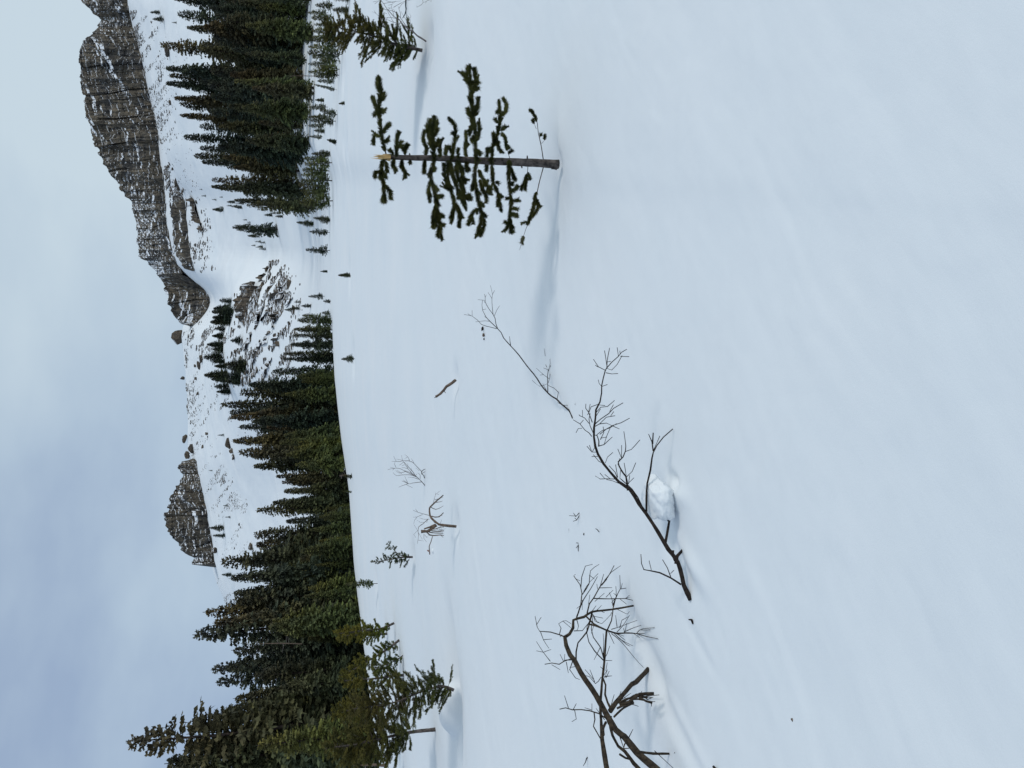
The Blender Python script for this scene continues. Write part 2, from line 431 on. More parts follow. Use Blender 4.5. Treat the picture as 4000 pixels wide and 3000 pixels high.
# snow ridge and gullies beside the tangle
bump_px(2640, 2780, .34, .04, 66, .014); bump_px(2600, 2720, .35, .09, 60, -.02)
bump_px(2560, 2660, .10, .07, 40, -.03); bump_px(2665, 2950, .22, .05, 68, .008)
bump_px(2690, 2190, .16, .05, 60, .022); bump_px(2650, 2170, .2, .06, 60, -.02)
bump_px(2720, 2500, .22, .03, 62, -.006)
bump_px(2630, 1880, .05, .03, 60, -.04); bump_px(2600, 2050, .14, .07, 30, -.02); bump_px(2650, 1930, .09, .05, 80, .02)
bump_px(2480, 2450, .3, .06, 60, -.02)
# mound behind the near young firs
bump_px(1752, 2775, .32, .20, -8, .17, 2.5); bump_px(1768, 2900, .50, .07, -4, .05, 1.5); bump_px(1800, 2830, .8, .16, -4, -.05)
for (px, py) in [(1380, 1400), (1364, 1075), (1610, 2176), (1468, 2278), (1340, 560), (1349, 180), (1355, 590), (1315, 610), (1781, 2057), (1667, 162), (1777, 1486), (1340, 300)]:
    q = hit(px, py)
    s = 0.02 * q[1]
    BUMPS.append((q[0], q[1], s, s * .8, 0, -0.007 * q[1]))

# ------------------------------------------------------------------ terrain meshes
phv = np.radians(np.linspace(-33, 33, 820))
ph_out = np.radians(np.linspace(33, 327, 121)[1:-1])
PH = np.concatenate([phv, ph_out]); NC = len(PH)
r_near = np.concatenate([[0.05, .3, .7, 1.0], np.geomspace(1.25, 12, 330), np.geomspace(12, 96, 170)[1:]])
def tmesh(name, rr, material, label, cat):
    rr = np.asarray(rr); r = rr[:, None]
    x = r * np.sin(PH)[None, :]; y = r * np.cos(PH)[None, :]
    z = zfun(x, y)
    V = np.stack([x, y, z], -1).reshape(-1, 3)
    Fq = grid_faces(len(rr), NC, True)[:, ::-1]
    me = mesh_np(name, V, Fq, None, True)
    o = link(name, me, None, material)
    return tag(o, label, cat, None, 'structure')
tmesh("snow_field", r_near, M_SNOW, "smooth wind-brushed snow field stretching to the foot of the forests", "snow")
r_far = np.concatenate([np.geomspace(96, 420, 150), np.linspace(424, 1080, 240), np.geomspace(1090, 2900, 26)])
tmesh("mountain_slope", r_far, M_SNOWFAR, "snowy mountainside rising behind the forests to the foot of the cliffs", "mountain slope")

# ------------------------------------------------------------------ cliffs
def rockface(name, top, base, Y0, depth, mt, label, cat, seed=0, cols=420, rows=120, jag=7, relief=1.0, tilt=0.0, ledges=1.0):
    top = np.array(sorted(top, key=lambda p: p[1]), float); base = np.array(sorted(base, key=lambda p: p[1]), float)
    y0 = max(top[0, 1], base[0, 1]); y1 = min(top[-1, 1], base[-1, 1])
    y = np.linspace(y0, y1, cols)
    tv = np.interp(y, top[:, 1], top[:, 0]); bv = np.interp(y, base[:, 1], base[:, 0])
    # blocky broken skyline
    blk = np.floor(y / 17 + 1.3 * vn(y / 40, 0, seed)); tv = tv + jag * 1.3 * (_perm[(blk.astype(int) * 7 + seed) & 255, 3] - .5) + jag * 1.4 * fbm(y / 14, seed * 1.0, 4, seed + 1)
    bv = bv + 10 * fbm(y / 35, 3.3, 3, seed + 4) + 2.4 * jag * (_perm[(np.floor(y / 24 + 2 * vn(y / 50, 2, seed)).astype(int) * 11 + seed) & 255, 5] - .5)
    edge = np.minimum(y - y0, y1 - y) / 12.0; ed = np.clip(edge, 0, 1) ** .6
    tv = bv + 4 - (bv + 4 - tv) * (ed if True else 1)
    s = np.linspace(-0.06, 1, rows)[:, None]
    v = bv[None, :] + (tv - bv)[None, :] * s
    YY = np.broadcast_to(y, v.shape)
    tv = np.minimum(tv, bv - 1.5)
    v = bv[None, :] + (tv - bv)[None, :] * s
    if Y0 is None:
        ks = np.linspace(y0, y1, 9); hy = [hitY(float(np.interp(k_, base[:, 1], base[:, 0])), float(k_), 300) for k_ in ks]
        Y0 = np.interp(y, ks, hy)[None, :] - .5
    hgt = (bv - tv)[None, :] * Y0 / 3000.0                 # metres
    X = (1500 - YY) / 3000 * Y0; Z = s * hgt
    Zs = Z + tilt * X + 4.0 * fbm(X * .02, Z * .03, 3, seed + 8)
    # ledges: the face steps back as it rises
    step = 0
    for (per, amp, sd_) in ((19.0, 6.5, 1), (8.5, 2.4, 2)):
        q = (Zs + (-.25 * X if sd_ == 1 else 0)) / per + 0.9 * fbm(X * .03, Z * .02, 3, seed + sd_ * 5)
        fr = q - np.floor(q)
        st = np.clip((fr - 0.80) / 0.20, 0, 1)
        vary = np.clip(4.2 * (vn(X * (.028 if sd_ == 1 else .09) + np.floor(q) * 7.7, np.floor(q) * 3.1, seed + 31 + sd_) - .10), 0.0, 1.5)
        step = step + amp * (st - fr) * vary * ledges
    jw = X + 26.0 * fbm(X * .011, Z * .006, 4, seed + 50)
    crack = 0
    for (wd_, dp_, s_) in ((31.0, 4.6, 60), (9.5, 1.5, 70)):
        cid = np.floor(jw / wd_ + s_ * .37); fx = np.abs(jw / wd_ + s_ * .37 - cid - .5) * 2
        hsh = _perm[(cid.astype(int) * 37 + seed + s_) & 255, 17]
        zon = np.clip(4 * (vn(cid * 5.1, Z * .03 + cid, seed + s_) - .02), 0, 1)
        crack = crack + dp_ * zon * np.clip((fx - .82) / .18, 0, 1) ** 1.5 + dp_ * .8 * (hsh - .5)
    vert = crack + 4.0 * (np.abs(fbm(X * .05, Z * .010, 4, seed + 12)) * 2 - .5) + 1.5 * fbm(X * .3, Z * .05, 3, seed + 15)
    blocks = 1.5 * (_perm[(np.floor(X / 6 + vn(X * .1, Z * .1, 3) * 2).astype(int) * 13 + np.floor(Zs / 5.2).astype(int) * 29) & 255, 9] - .5)
    Y = Y0 + depth * np.clip(s, 0, 1) ** 1.4 + relief * (step + vert + blocks + 1.0 * fbm(X * .5, Z * .5, 3, seed + 20))
    Y = np.where(s < 0, Y - 3, Y)
    # ends wrap back into the hill
    wrap = np.clip(1 - np.minimum(YY - y0, y1 - YY) / 14.0, 0, 1)
    Y = Y + 22 * wrap ** 2 * relief
    p = P(v, YY, Y)
    # cap going back from the rim
    rim = p[-1].copy(); caps = []
    for kx, dz in ((6, .6), (16, 1.0), (34, -1.5), (60, -14), (80, -60)):
        c_ = rim.copy(); c_[:, 1] += kx * relief; c_[:, 0] += c_[:, 0] / c_[:, 1] * kx * relief
        c_[:, 2] += dz * relief + (fbm(c_[:, 0] * .05, c_[:, 1] * .05, 3, seed + 2) * 2 * relief if kx < 50 else 0)
        ang = (rim[:, 2] - CAMZ) / rim[:, 1]
        c_[:, 2] = np.minimum(c_[:, 2], CAMZ + ang * c_[:, 1] - 0.2)
        caps.append(c_)
    V = np.concatenate([p.reshape(-1, 3)] + caps)
    Fq = grid_faces(rows + len(caps), cols)[:, ::-1]
    # orientation: front should face the camera
    me = mesh_np(name, V, Fq, None, False)
    o = link(name, me, None, mt)
    f = me.polygons[(rows // 2) * (cols - 1) + cols // 2]
    if f.normal.y > 0: me.flip_normals()
    return tag(o, label, cat, None, 'structure')

top_main = [(240, -500), (250, -420), (270, -300), (285, -150), (319, 0), (366, 54), (397, 78), (380, 102), (350, 135), (336, 149), (318, 180), (312, 197), (312, 285), (322, 353), (332, 434), (346, 488), (363, 542), (397, 624), (424, 671), (464, 719), (478, 753), (512, 787), (519, 834), (539, 875), (532, 929), (543, 999), (571, 1022), (610, 1069), (645, 1124), (657, 1191), (676, 1226), (696, 1258), (712, 1278)]
base_main = [(500, -500), (505, -200), (502, 0), (522, 68), (545, 163), (563, 271), (584, 353), (611, 441), (631, 515), (638, 583), (633, 637), (645, 705), (648, 800), (660, 900), (672, 949), (696, 1038), (712, 1069), (778, 1105), (848, 1135), (846, 1180), (836, 1230), (815, 1262), (750, 1278)]
rockface("cliff", top_main, base_main, 800, 26, M_ROCK, "long brown layered cliff band with snowy ledges under the pale sky", "cliff", 3, 1200, 220, tilt=-.08)
rockface("cliff", [(672, 640), (672, 700), (680, 760), (672, 800), (668, 860), (676, 900), (680, 960), (690, 1010), (712, 1040), (745, 1062)],
         [(676, 640), (690, 700), (730, 775), (746, 830), (748, 900), (748, 950), (750, 1000), (758, 1040), (760, 1062)], 716, 8, M_ROCK,
         "short lower rock band below a snow ramp of the long cliff", "cliff", 8, 300, 50, jag=5, relief=.55)
rockface("crag", [(728, 1790), (708, 1805), (698, 1827), (708, 1855), (696, 1881), (690, 1900), (669, 1946), (655, 1980), (647, 2015), (645, 2047), (654, 2076), (680, 2109), (701, 2123), (708, 2148), (734, 2170), (752, 2178), (756, 2206), (800, 2217)],
         [(745, 1790), (788, 1810), (808, 1852), (808, 1917), (819, 1953), (833, 1989), (837, 2043), (835, 2098), (842, 2170), (846, 2217)], 790, 18, M_ROCKD,
         "rounded grey-brown rock crag standing alone on the snowy ridge", "crag", 14, 420, 130, jag=9, relief=1.0)
rockface("rock_outcrop", [(960, 1098), (942, 1108), (938, 1130), (930, 1160), (918, 1185), (905, 1200), (915, 1240), (950, 1262), (975, 1275)],
         [(985, 1098), (1000, 1115), (1003, 1150), (998, 1185), (985, 1220), (975, 1250), (980, 1275)], 300, 6, M_ROCKB,
         "tilted tan rock outcrop below the dark trees in the middle of the slope", "rock outcrop", 22, 220, 90, jag=14, relief=.5, tilt=.5)
rockface("rock_outcrop", [(1090, 1095), (1060, 1110), (1040, 1130), (1050, 1160), (1045, 1200), (1060, 1240), (1085, 1262)],
         [(1100, 1095), (1108, 1120), (1098, 1160), (1080, 1200), (1085, 1240), (1092, 1262)], 250, 4, M_ROCKB,
         "broken brown outcrop half buried in snow, lowest on the rocky slope", "rock outcrop", 27, 180, 70, jag=16, relief=.5, tilt=.5)
rockface("rock_outcrop", [(738, 768), (730, 790), (742, 820), (752, 860), (770, 900), (790, 918)],
         [(752, 768), (762, 790), (770, 820), (780, 860), (795, 900), (798, 918)], None, 4, M_ROCKB,
         "orange-brown outcrop strip on the snow below the lower rock band", "rock outcrop", 29, 160, 50, jag=14, relief=.6, tilt=.4)

LN = ["first", "second", "third", "fourth", "fifth", "sixth", "seventh", "eighth", "ninth", "tenth", "eleventh", "twelfth", "thirteenth", "fourteenth"]
rl = np.random.default_rng(77)
for i_, (x0_, y0_, x1_, y1_, th_) in enumerate([(1035, 1062, 1022, 1098, 26), (1062, 1030, 1045, 1060, 22), (1120, 1098, 1060, 1185, 26), (1128, 1118, 1085, 1200, 22), (1085, 1095, 1035, 1150, 22),
        (1100, 1205, 1070, 1262, 28), (1062, 1172, 1022, 1262, 20), (1145, 1160, 1112, 1205, 16), (1030, 1180, 1000, 1300, 20), (1068, 1270, 1030, 1350, 20), (1095, 1290, 1062, 1372, 20), (1022, 1330, 985, 1425, 17), (1060, 1395, 1030, 1475, 15), (985, 1290, 960, 1370, 14)]):
    ys__ = np.linspace(y0_, y1_, 9); bx__ = np.linspace(x0_, x1_, 9) + rl.normal(size=9) * 3
    tx__ = bx__ - th_ * np.sin(np.linspace(.25, 2.9, 9)) * rl.uniform(.45, 1.1, 9)
    rockface("rock_ledge", list(zip(tx__, ys__)), list(zip(bx__, ys__)), None, 2.5, M_ROCKB,
             f"{LN[i_]} broken dark ledge of the rocky slope counted from the snow gully", "rock ledge", 90 + i_ * 3, 90, 26, jag=7, relief=.16, tilt=.4)
# ------------------------------------------------------------------ rocks on the snow
def rock_mesh(seed, sub=2, sharp=False):
    rng = np.random.default_rng(seed)
    import bmesh
    bm = bmesh.new(); bmesh.ops.create_icosphere(bm, subdivisions=sub, radius=1)
    # cut planes give angular faces
    pl = rng.normal(size=(11, 3)); pl /= np.linalg.norm(pl, axis=1)[:, None]; dd_ = rng.uniform(.38, .9, 11)
    for vtx in bm.verts:
        c = np.array(vtx.co)
        for k_ in range(11):
            q = c @ pl[k_]
            if q > dd_[k_]: c = c - pl[k_] * (q - dd_[k_])
        c *= np.array([1.15, .8, .8]); c += rng.normal(size=3) * .02
        vtx.co = c
    me = bpy.data.meshes.new("boulder"); bm.to_mesh(me); bm.free()
    return me
ROCKS = [rock_mesh(100 + i) for i in range(8)]
for r_ in ROCKS: r_.materials.append(M_ROCKB)
def boulder(px, py, size_px, label, k=0, asp=1.0, group=None, onsky=False, Y=None):
    q = hit(px, py) if Y is None else None
    if q is None:
        Y = Y or 930; q = P(px, py, Y); q = (q[0], Y, q[2])
    s = size_px / 2 / 3000 * q[1]
    o = bpy.data.objects.new("boulder", ROCKS[k % 8]); COL.objects.link(o)
    o.location = (q[0], q[1], q[2] + s * .25); o.scale = (s * 1.05, s, s * asp)
    o.rotation_euler = (random.uniform(-.3, .3), random.uniform(-.3, .3), random.uniform(0, 6.3))
    return tag(o, label, "boulder", group)
bl = [
 (704, 1316, 72, "brown rock knob poking above the snowy skyline beside the long cliff", 1, .8),
 (718, 1476, 26, "small squat rock on the skyline between the cliff and the round crag", 2, 1.1),
 (727, 1712, 34, "pointed rock on the skyline just before the round crag", 3, 1.1),
 (733, 1776, 34, "square rock touching the near end of the round crag on the skyline", 4, .9),
 (755, 1756, 40, "upright reddish block on the snow below the skyline by the round crag", 5, 1.3),
 (790, 1400, 40, "long dark slab lying on the snow above the tree ridge", 6, .6),
 (782, 1423, 34, "second dark slab tucked below the long slab above the tree ridge", 7, .6),
 (765, 1430, 18, "small stone just above the pair of dark slabs", 0, .8),
 (768, 1478, 20, "round stone under the squat skyline rock", 1, .8),
 (795, 1745, 17, "lone dark triangle of rock on the open slope near the round crag", 2, 1.1),
 (898, 1735, 46, "tall tan block in the row of rocks beside the tallest middle trees", 3, 1.0),
 (908, 1763, 34, "middle block in the short row of tan rocks", 4, 1.0),
 (915, 1785, 30, "reddish end block of the short row of tan rocks", 5, .9),
 (775, 1538, 22, "leaning pointed stone alone on the snow under the skyline", 6, 1.0),
 (812, 1693, 20, "dark pyramid stone on the open snow under the skyline", 7, 1.1),
 (690, 712, 34, "brown boulder highest of the cluster under the cliff foot", 0, .8),
 (700, 735, 30, "wide tan boulder in the cluster under the cliff foot", 1, .7),
 (690, 757, 26, "rounded boulder at the end of the cluster under the cliff foot", 2, .8),
 (716, 745, 20, "small boulder under the cluster at the cliff foot", 3, .8),
 (663, 640, 16, "small dark stone on the clean snow beside the cliff foot", 4, .9),
 (677, 660, 16, "grey pebble-like rock beside the brown boulder cluster", 5, .7),
 (668, 403, 22, "dark boulder standing on the snow just above the tall forest tips", 6, .9),
 (662, 207, 42, "red-brown leaning slab behind the tallest brown-tipped tree", 7, .7),
 (1090, 1345, 40, "round dark boulder low on the rocky slope above the short trees", 0, .9),
 (1077, 1310, 24, "capped stone just above the round dark boulder", 1, .9),
 (1017, 1333, 16, "small round stone in the middle of the streaked rocky slope", 2, .9),
 (1045, 1055, 28, "snow-capped rock at the narrow end of the rocky slope", 3, 1.0),
 (1060, 1040, 30, "dark broken rock last before the smooth snow gully", 4, .9),
 (985, 2133, 34, "pale grey boulder showing between two conifer crowns", 5, .9),
 (936, 2049, 14, "small brown stone at the end of the stone streak under the crag", 6, .9),
 (848, 2150, 34, "rock spur resting against the foot of the round crag", 7, .8),
 (893, 1478, 22, "grey boulder among the dark ridge trees", 0, .9),
 (1135, 1175, 26, "flat slab at the bottom tip of the rocky slope", 1, .5),
 (755, 1240, 34, "dark slanting rock splinter at the end of the long cliff", 2, .6),
 (738, 1315, 20, "flat rock on the snow below the skyline knob", 3, .6),
]
for (px, py, s_, lab, k_, asp) in bl:
    sky_ = py in (1316, 1476, 1712)
    boulder(px, py, s_, lab, k_, asp, "boulders on the mountainside", Y=940 if sky_ else None)

def talus(label, boxes, n, smin, smax, seed, elong=1.0, clump=1.0):
    """many stones too small to pick apart, one mesh per patch"""
    rng = np.random.default_rng(seed); rm = [rock_mesh(400 + i, 1) for i in range(6)]
    vv = []
    for r_ in rm:
        a = np.zeros(len(r_.vertices) * 3); r_.vertices.foreach_get('co', a)
        f = np.array([p.vertices[:] for p in r_.polygons]); vv.append((a.reshape(-1, 3), f))
    Vs, Fs = [], []; c = 0; tot = 0; tries = 0
    while tot < n and tries < n * 12:
        tries += 1
        b = boxes[rng.integers(len(boxes))]
        # b: quad corners given as centre line p0->p1 and half width
        (x0, y0, x1, y1, hw) = b
        t = rng.random(); w = rng.normal() * .5
        px = x0 + (x1 - x0) * t; py = y0 + (y1 - y0) * t
        L_ = math.hypot(x1 - x0, y1 - y0) + 1e-6
        px += -(y1 - y0) / L_ * w * hw; py += (x1 - x0) / L_ * w * hw
        al_ = -.58 * px + .81 * py; ac_ = .81 * px + .58 * py
        if vn(al_ / 75, ac_ / 13, seed) + .45 * vn(al_ / 22, ac_ / 7, seed + 3) + .25 * vn(px / 60, py / 60, seed + 9) < (.05 + .02 * clump): continue
        q = hit(px, py)
        if q is None: continue
        s = rng.uniform(smin, smax) * (0.5 + rng.random() ** 3) / 2 / 3000 * q[1]
        a, f = vv[rng.integers(6)]
        an = rng.random() * 6.28; ca, sa = math.cos(an), math.sin(an)
        v_ = a * np.array([s * elong, s, s * rng.uniform(.5, .9)])
        v_ = np.stack([v_[:, 0] * ca - v_[:, 1] * sa, v_[:, 0] * sa + v_[:, 1] * ca, v_[:, 2]], -1) + np.array([q[0], q[1], q[2] + s * .1])
        Vs.append(v_); Fs.append(f + c); c += len(v_); tot += 1
    for r_ in rm: bpy.data.meshes.remove(r_)
    me = mesh_np("scattered_stones", np.concatenate(Vs), None, np.concatenate(Fs), False)
    o = link("scattered_stones", me, None, M_ROCKB)
    return tag(o, label, "stones", None, 'stuff')
talus("fine stones scattered on the snow close under the long cliff", [(575, 60, 610, 330, 45), (600, 330, 640, 560, 60), (520, 40, 560, 300, 16)], 2000, 3, 10, 1, 1.2, -1.5)
talus("stones and ledges breaking the snow below the lower rock band", [(660, 690, 700, 800, 28), (740, 770, 795, 910, 36), (765, 925, 800, 1060, 50), (650, 640, 668, 760, 12), (690, 820, 690, 1000, 14)], 900, 5, 16, 2, 1.3, 0)
talus("dense slanting stones covering the rocky slope above the short trees", [(990, 1120, 1000, 1250, 50), (1010, 1100, 1110, 1260, 90), (1030, 1120, 1120, 1220, 60), (1000, 1240, 1060, 1500, 130), (1090, 1280, 1070, 1420, 90), (1050, 1030, 1120, 1130, 30), (960, 1290, 980, 1500, 70), (1040, 1130, 1090, 1240, 60)], 4200, 6, 24, 3, 1.6, -1.0)
talus("speckled stones on the snow at the end of the long cliff", [(740, 1225, 800, 1350, 70), (800, 1290, 850, 1380, 60), (720, 1215, 760, 1270, 30)], 900, 4, 12, 4, 1.3, -1)
talus("loose stones sprinkled on the snow between cliff and crag", [(745, 1450, 760, 1780, 30), (800, 1500, 860, 1780, 70), (860, 1560, 900, 1640, 30), (728, 1360, 735, 1800, 8)], 800, 3, 10, 5, 1.3, 0)
talus("thin streaks of stones on the snow below the round crag", [(790, 1830, 950, 2060, 30), (860, 1900, 930, 2180, 60), (850, 2240, 900, 2380, 26), (850, 1850, 960, 2000, 30), (830, 1800, 880, 1900, 30)], 1000, 3, 8, 6, 1.3, .6)
talus("sparse stones on the snow above the forest tips", [(640, 380, 700, 700, 60), (600, 100, 680, 260, 50), (690, 560, 740, 760, 60)], 130, 3, 9, 7)

# ------------------------------------------------------------------ conifers (unit height, shared meshes)
def conifer(seed, Rm=.17, nb=150, zb=.06, droop=.5, blade=.020, twigs=7, shape=.85, gap=0.0, lean=0.0, up=0.25):
    rng = np.random.default_rng(seed)
    V = []; Ft = []
    n = 0
    phase = rng.random() * 6.28
    lump = rng.random(12)
    for i in range(nb):
        f = (i + rng.random()) / nb
        z = zb + (0.985 - zb) * f ** 0.92
        ang = phase + i * 2.399 + rng.normal() * .35
        prof = (1 - z) ** shape * (1 if z > zb + .12 else .75)
        lm = .62 + .62 * lump[int(z * 11.9)] * (0.8 + .4 * math.sin(ang * 2 + seed + z * 9))
        Lb = Rm * prof * lm * rng.uniform(.72, 1.12) + 0.010
        if rng.random() < gap: continue
        a0 = up * (z - .35) * 1.3; 
        K = max(2, int(2 + twigs * Lb / Rm))
        d = np.array([math.cos(ang), math.sin(ang)])
        side = np.array([-d[1], d[0]])
        dr = droop * rng.uniform(.6, 1.3)
        def bp(s):
            h = Lb * s * a0 - dr * Lb * s * s * .75 + .18 * Lb * max(0, s - .7)
            return np.array([d[0] * Lb * s, d[1] * Lb * s, z + h])
        tip = bp(1.0); b0 = bp(0)
        wv = np.array([side[0], side[1], 0]) * blade * .3
        q = [b0 - wv, b0 + wv, tip]
        V += q; Ft.append((n, n + 1, n + 2)); n += 3
        for kx in range(K):
            s = (kx + .5 + rng.random() * .5) / K
            s = min(s, 1.0)
            p0 = bp(s)
            for sg in (-1, 1):
                tl = (0.50 * Lb * (1.05 - s * .65) + .006) * rng.uniform(.6, 1.15)
                sp = rng.uniform(.5, 1.1)
                dirv = np.array([d[0] * .75 + sg * side[0] * sp, d[1] * .75 + sg * side[1] * sp, rng.uniform(-.55, .12)])
                dirv /= np.linalg.norm(dirv)
                pe = p0 + dirv * tl
                wd = np.cross(dirv, rng.normal(size=3)); wd /= np.linalg.norm(wd) + 1e-9
                bw = blade * rng.uniform(.55, 1.15)
                pm = p0 + dirv * tl * .45
                V += [p0, pm + wd * bw, pe, pm - wd * bw]
                Ft += [(n, n + 1, n + 2), (n, n + 2, n + 3)]; n += 4
            if rng.random() < .5:
                pe = p0 + np.array([rng.normal() * .01, rng.normal() * .01, -rng.uniform(.01, .035)])
                V += [p0 + np.array([side[0], side[1], 0]) * blade * .5, p0 - np.array([side[0], side[1], 0]) * blade * .5, pe]
                Ft.append((n, n + 1, n + 2)); n += 3
    me = mesh_np("crown", np.array(V), None, np.array(Ft), False)
    me.materials.append(M_FOL)
    zz = np.linspace(-.03, 1.0, 7); pts = np.stack([.006 * np.sin(zz * 7 + seed), .006 * np.cos(zz * 5 + seed), zz], -1)
    Vt, Fq, Ftt = tube_arrays(pts, .013 * (1.02 - zz) + .0012, 6)
    mt = mesh_np("trunk", Vt, Fq, Ftt); mt.materials.append(M_TRUNKF)
    return me, mt
DENSE = [conifer(10 + i, Rm=random.uniform(.14, .20), nb=330, zb=random.uniform(.02, .08), droop=random.uniform(.35, .8), blade=.0115, twigs=10, shape=random.uniform(.65, .9)) for i in range(9)]
SLIM = [conifer(40 + i, Rm=random.uniform(.09, .12), nb=210, zb=.04, droop=.7, blade=.011, twigs=8, shape=.7) for i in range(4)]
RAGGED = [conifer(60 + i, Rm=random.uniform(.17, .22), nb=240, zb=.05, droop=.35, blade=.0105, twigs=11, shape=.62, gap=.12, up=.5) for i in range(4)]
YOUNG = [conifer(80 + i, Rm=random.uniform(.22, .29), nb=120, zb=.13, droop=.15, blade=.019, twigs=9, shape=.6, gap=.08, up=.7) for i in range(6)]
TINY = [conifer(95 + i, Rm=.2, nb=50, zb=.03, droop=.4, blade=.045, twigs=5, shape=.8) for i in range(3)]
PAL = {'dark': [(.85, .95, 1.0), (.7, .85, .9), (1.0, 1.0, .9)], 'brown': [(1.35, 1.08, .85), (1.2, 1.05, .88), (1.3, 1.1, .82)],
       'olive': [(1.3, 1.35, .85), (1.5, 1.55, .9), (1.2, 1.3, .85)], 'bright': [(1.9, 1.85, .9), (1.7, 1.75, .95)], 'mid': [(1.15, 1.2, 1.0), (1.3, 1.25, .95)]}
def tree(tip, Y, kind, pal, label, group, wid=1.0, base=None, name="conifer_tree", minh=.5):
    """tip: photo pixel of the tree's tip; it stands on the terrain at depth Y."""
    tp = P(tip[0], tip[1], Y)
    gx, gy = float(tp[0]), float(Y)
    if base is not None:
        q = hit(base[0], base[1])
        if q: gx, gy = q[0], q[1]; tp = P(tip[0], tip[1], gy)
    gz = float(base_z(gx, gy)) - .03
    H = float(tp[2]) - gz
    if H < minh: return None
    root = empty(name, (gx, gy, gz), label, "tree", group)
    cm, tm = random.choice({'dense': DENSE, 'slim': SLIM, 'ragged': RAGGED, 'young': YOUNG, 'tiny': TINY}[kind])
    dx = float(tp[0]) - gx
    root.rotation_euler = (random.uniform(-.02, .02), math.atan2(dx, H), 0)
    rz = random.uniform(0, 6.28)
    c = PAL[pal][random.randrange(len(PAL[pal]))]; j = random.uniform(.85, 1.15)
    for nm, me in (('crown', cm), ('trunk', tm)):
        o = bpy.data.objects.new(nm, me); COL.objects.link(o); o.parent = root
        o.scale = (H * wid, H * wid, H); o.rotation_euler = (0, 0, rz)
        o.color = (c[0] * j, c[1] * j, c[2] * j, 1)
    return root

GL = "conifers of the stand below the round crag"
GR = "conifers of the stand below the long cliff"
# ---- stand below the round crag: the trees whose tips can be told apart
tipsL = [
 ((1160, 1250), 70, 'ragged', 'olive', "short leafy-topped conifer at the thin end of the stand below the ridge trees", 1.3),
 ((1145, 1286), 72, 'dense', 'mid', "first bushy conifer inside the thin end of the stand, beside the clearing", 1.2),
 ((1142, 1310), 74, 'slim', 'dark', "narrow low spire second from the clearing end of the stand", 1.2),
 ((1133, 1346), 74, 'dense', 'dark', "low dark conifer in front of the round dark boulder", 1.1),
 ((1106, 1382), 76, 'slim', 'dark', "first of two twin spires beside the round dark boulder", 1.2),
 ((1103, 1402), 76, 'slim', 'dark', "second of two twin spires beside the round dark boulder", 1.2),
 ((1060, 1451), 76, 'slim', 'dark', "lone thin spire rising in front of the stony slope", 1.25),
 ((964, 1503), 76, 'dense', 'dark', "tall sharp conifer stepping up from the thin spire", 1.0),
 ((934, 1533), 78, 'ragged', 'dark', "broad-shouldered conifer beside the sharp stepping-up tree", 1.0),
 ((858, 1581), 84, 'slim', 'dark', "tallest slender spire where the stand meets the ridge trees", 1.0),
 ((892, 1611), 80, 'slim', 'dark', "slender spire leaning on the tallest slender spire", 1.1),
 ((895, 1629), 78, 'dense', 'brown', "brown-tinged conifer behind the bare grey snags", 1.0),
 ((928, 1668), 74, 'slim', 'dark', "dark narrow conifer between two brown-topped trees", 1.1),
 ((904, 1723), 72, 'dense', 'brown', "brown-topped conifer overlapping the row of tan rocks", 1.0),
 ((928, 1768), 70, 'ragged', 'brown', "second brown-topped conifer just beyond the tan rocks", .9),
 ((985, 1822), 68, 'dense', 'mid', "green conifer with a clean pointed tip below the row of tan rocks", 1.0),
 ((1074, 1861), 64, 'slim', 'brown', "small reddish spire in the dip of the stand", 1.2),
 ((1097, 1884), 62, 'slim', 'brown', "lowest reddish spire in the dip of the stand", 1.2),
 ((1105, 1919), 60, 'dense', 'mid', "low conifer at the bottom of the dip in the stand", 1.1),
 ((996, 1994), 60, 'slim', 'mid', "thin green conifer with a long bare-sided tip over the stone streaks", 1.2),
 ((1060, 1965), 60, 'dense', 'mid', "shoulder-high neighbour of the thin green conifer", 1.0),
 ((1113, 2037), 58, 'dense', 'dark', "stubby dark conifer in front of the pale grey boulder", 1.1),
 ((988, 2092), 58, 'ragged', 'dark', "wide ragged conifer beside the pale grey boulder", 1.0),
 ((858, 2198), 56, 'ragged', 'dark', "tall open conifer standing in front of the end of the round crag", 1.05),
 ((894, 2256), 52, 'dense', 'dark', "dark conifer just beyond the end of the round crag", 1.0),
 ((905, 2320), 52, 'dense', 'dark', "blunt dark conifer where the snow ridge sinks behind the stand", 1.0),
 ((792, 2394), 52, 'slim', 'brown', "thin brown spire first to rise against the blue cloud", 1.1),
 ((830, 2430), 50, 'dense', 'brown', "rusty conifer between the thin brown spire and the tall blunt tree", 1.0),
 ((753, 2476), 50, 'ragged', 'dark', "tall blunt-topped conifer against the blue cloud", 1.0),
 ((902, 2546), 48, 'slim', 'dark', "drooping dark-topped conifer in the notch of the tree line", 1.2),
 ((823, 2613), 50, 'ragged', 'dark', "see-through conifer with a sparse crown against the sky", .9),
 ((839, 2668), 48, 'ragged', 'dark', "second see-through conifer with a sparse crown", .9),
 ((909, 2734), 46, 'dense', 'dark', "low conifer tucked beside the tallest tree", 1.0),
 ((855, 2785), 44, 'dense', 'mid', "mossy conifer shouldering the tallest tree", 1.1),
 ((735, 2835), 43, 'ragged', 'mid', "bushy conifer leaning its crown on the tallest tree", 1.1),
 ((490, 2903), 42, 'ragged', 'brown', "tallest tree of all, brown-tipped conifer at the edge of the stand", 1.0),
 ((640, 2990), 42, 'dense', 'mid', "wide conifer half cut off beyond the tallest tree", 1.2),
]
for (tip, Y, kd, pl_, lab, wd) in tipsL:
    tree(tip, Y, kd, pl_, lab, GL, wd)
olx = np.array([t[0][1] for t in tipsL]); olv = np.array([t[0][0] for t in tipsL])
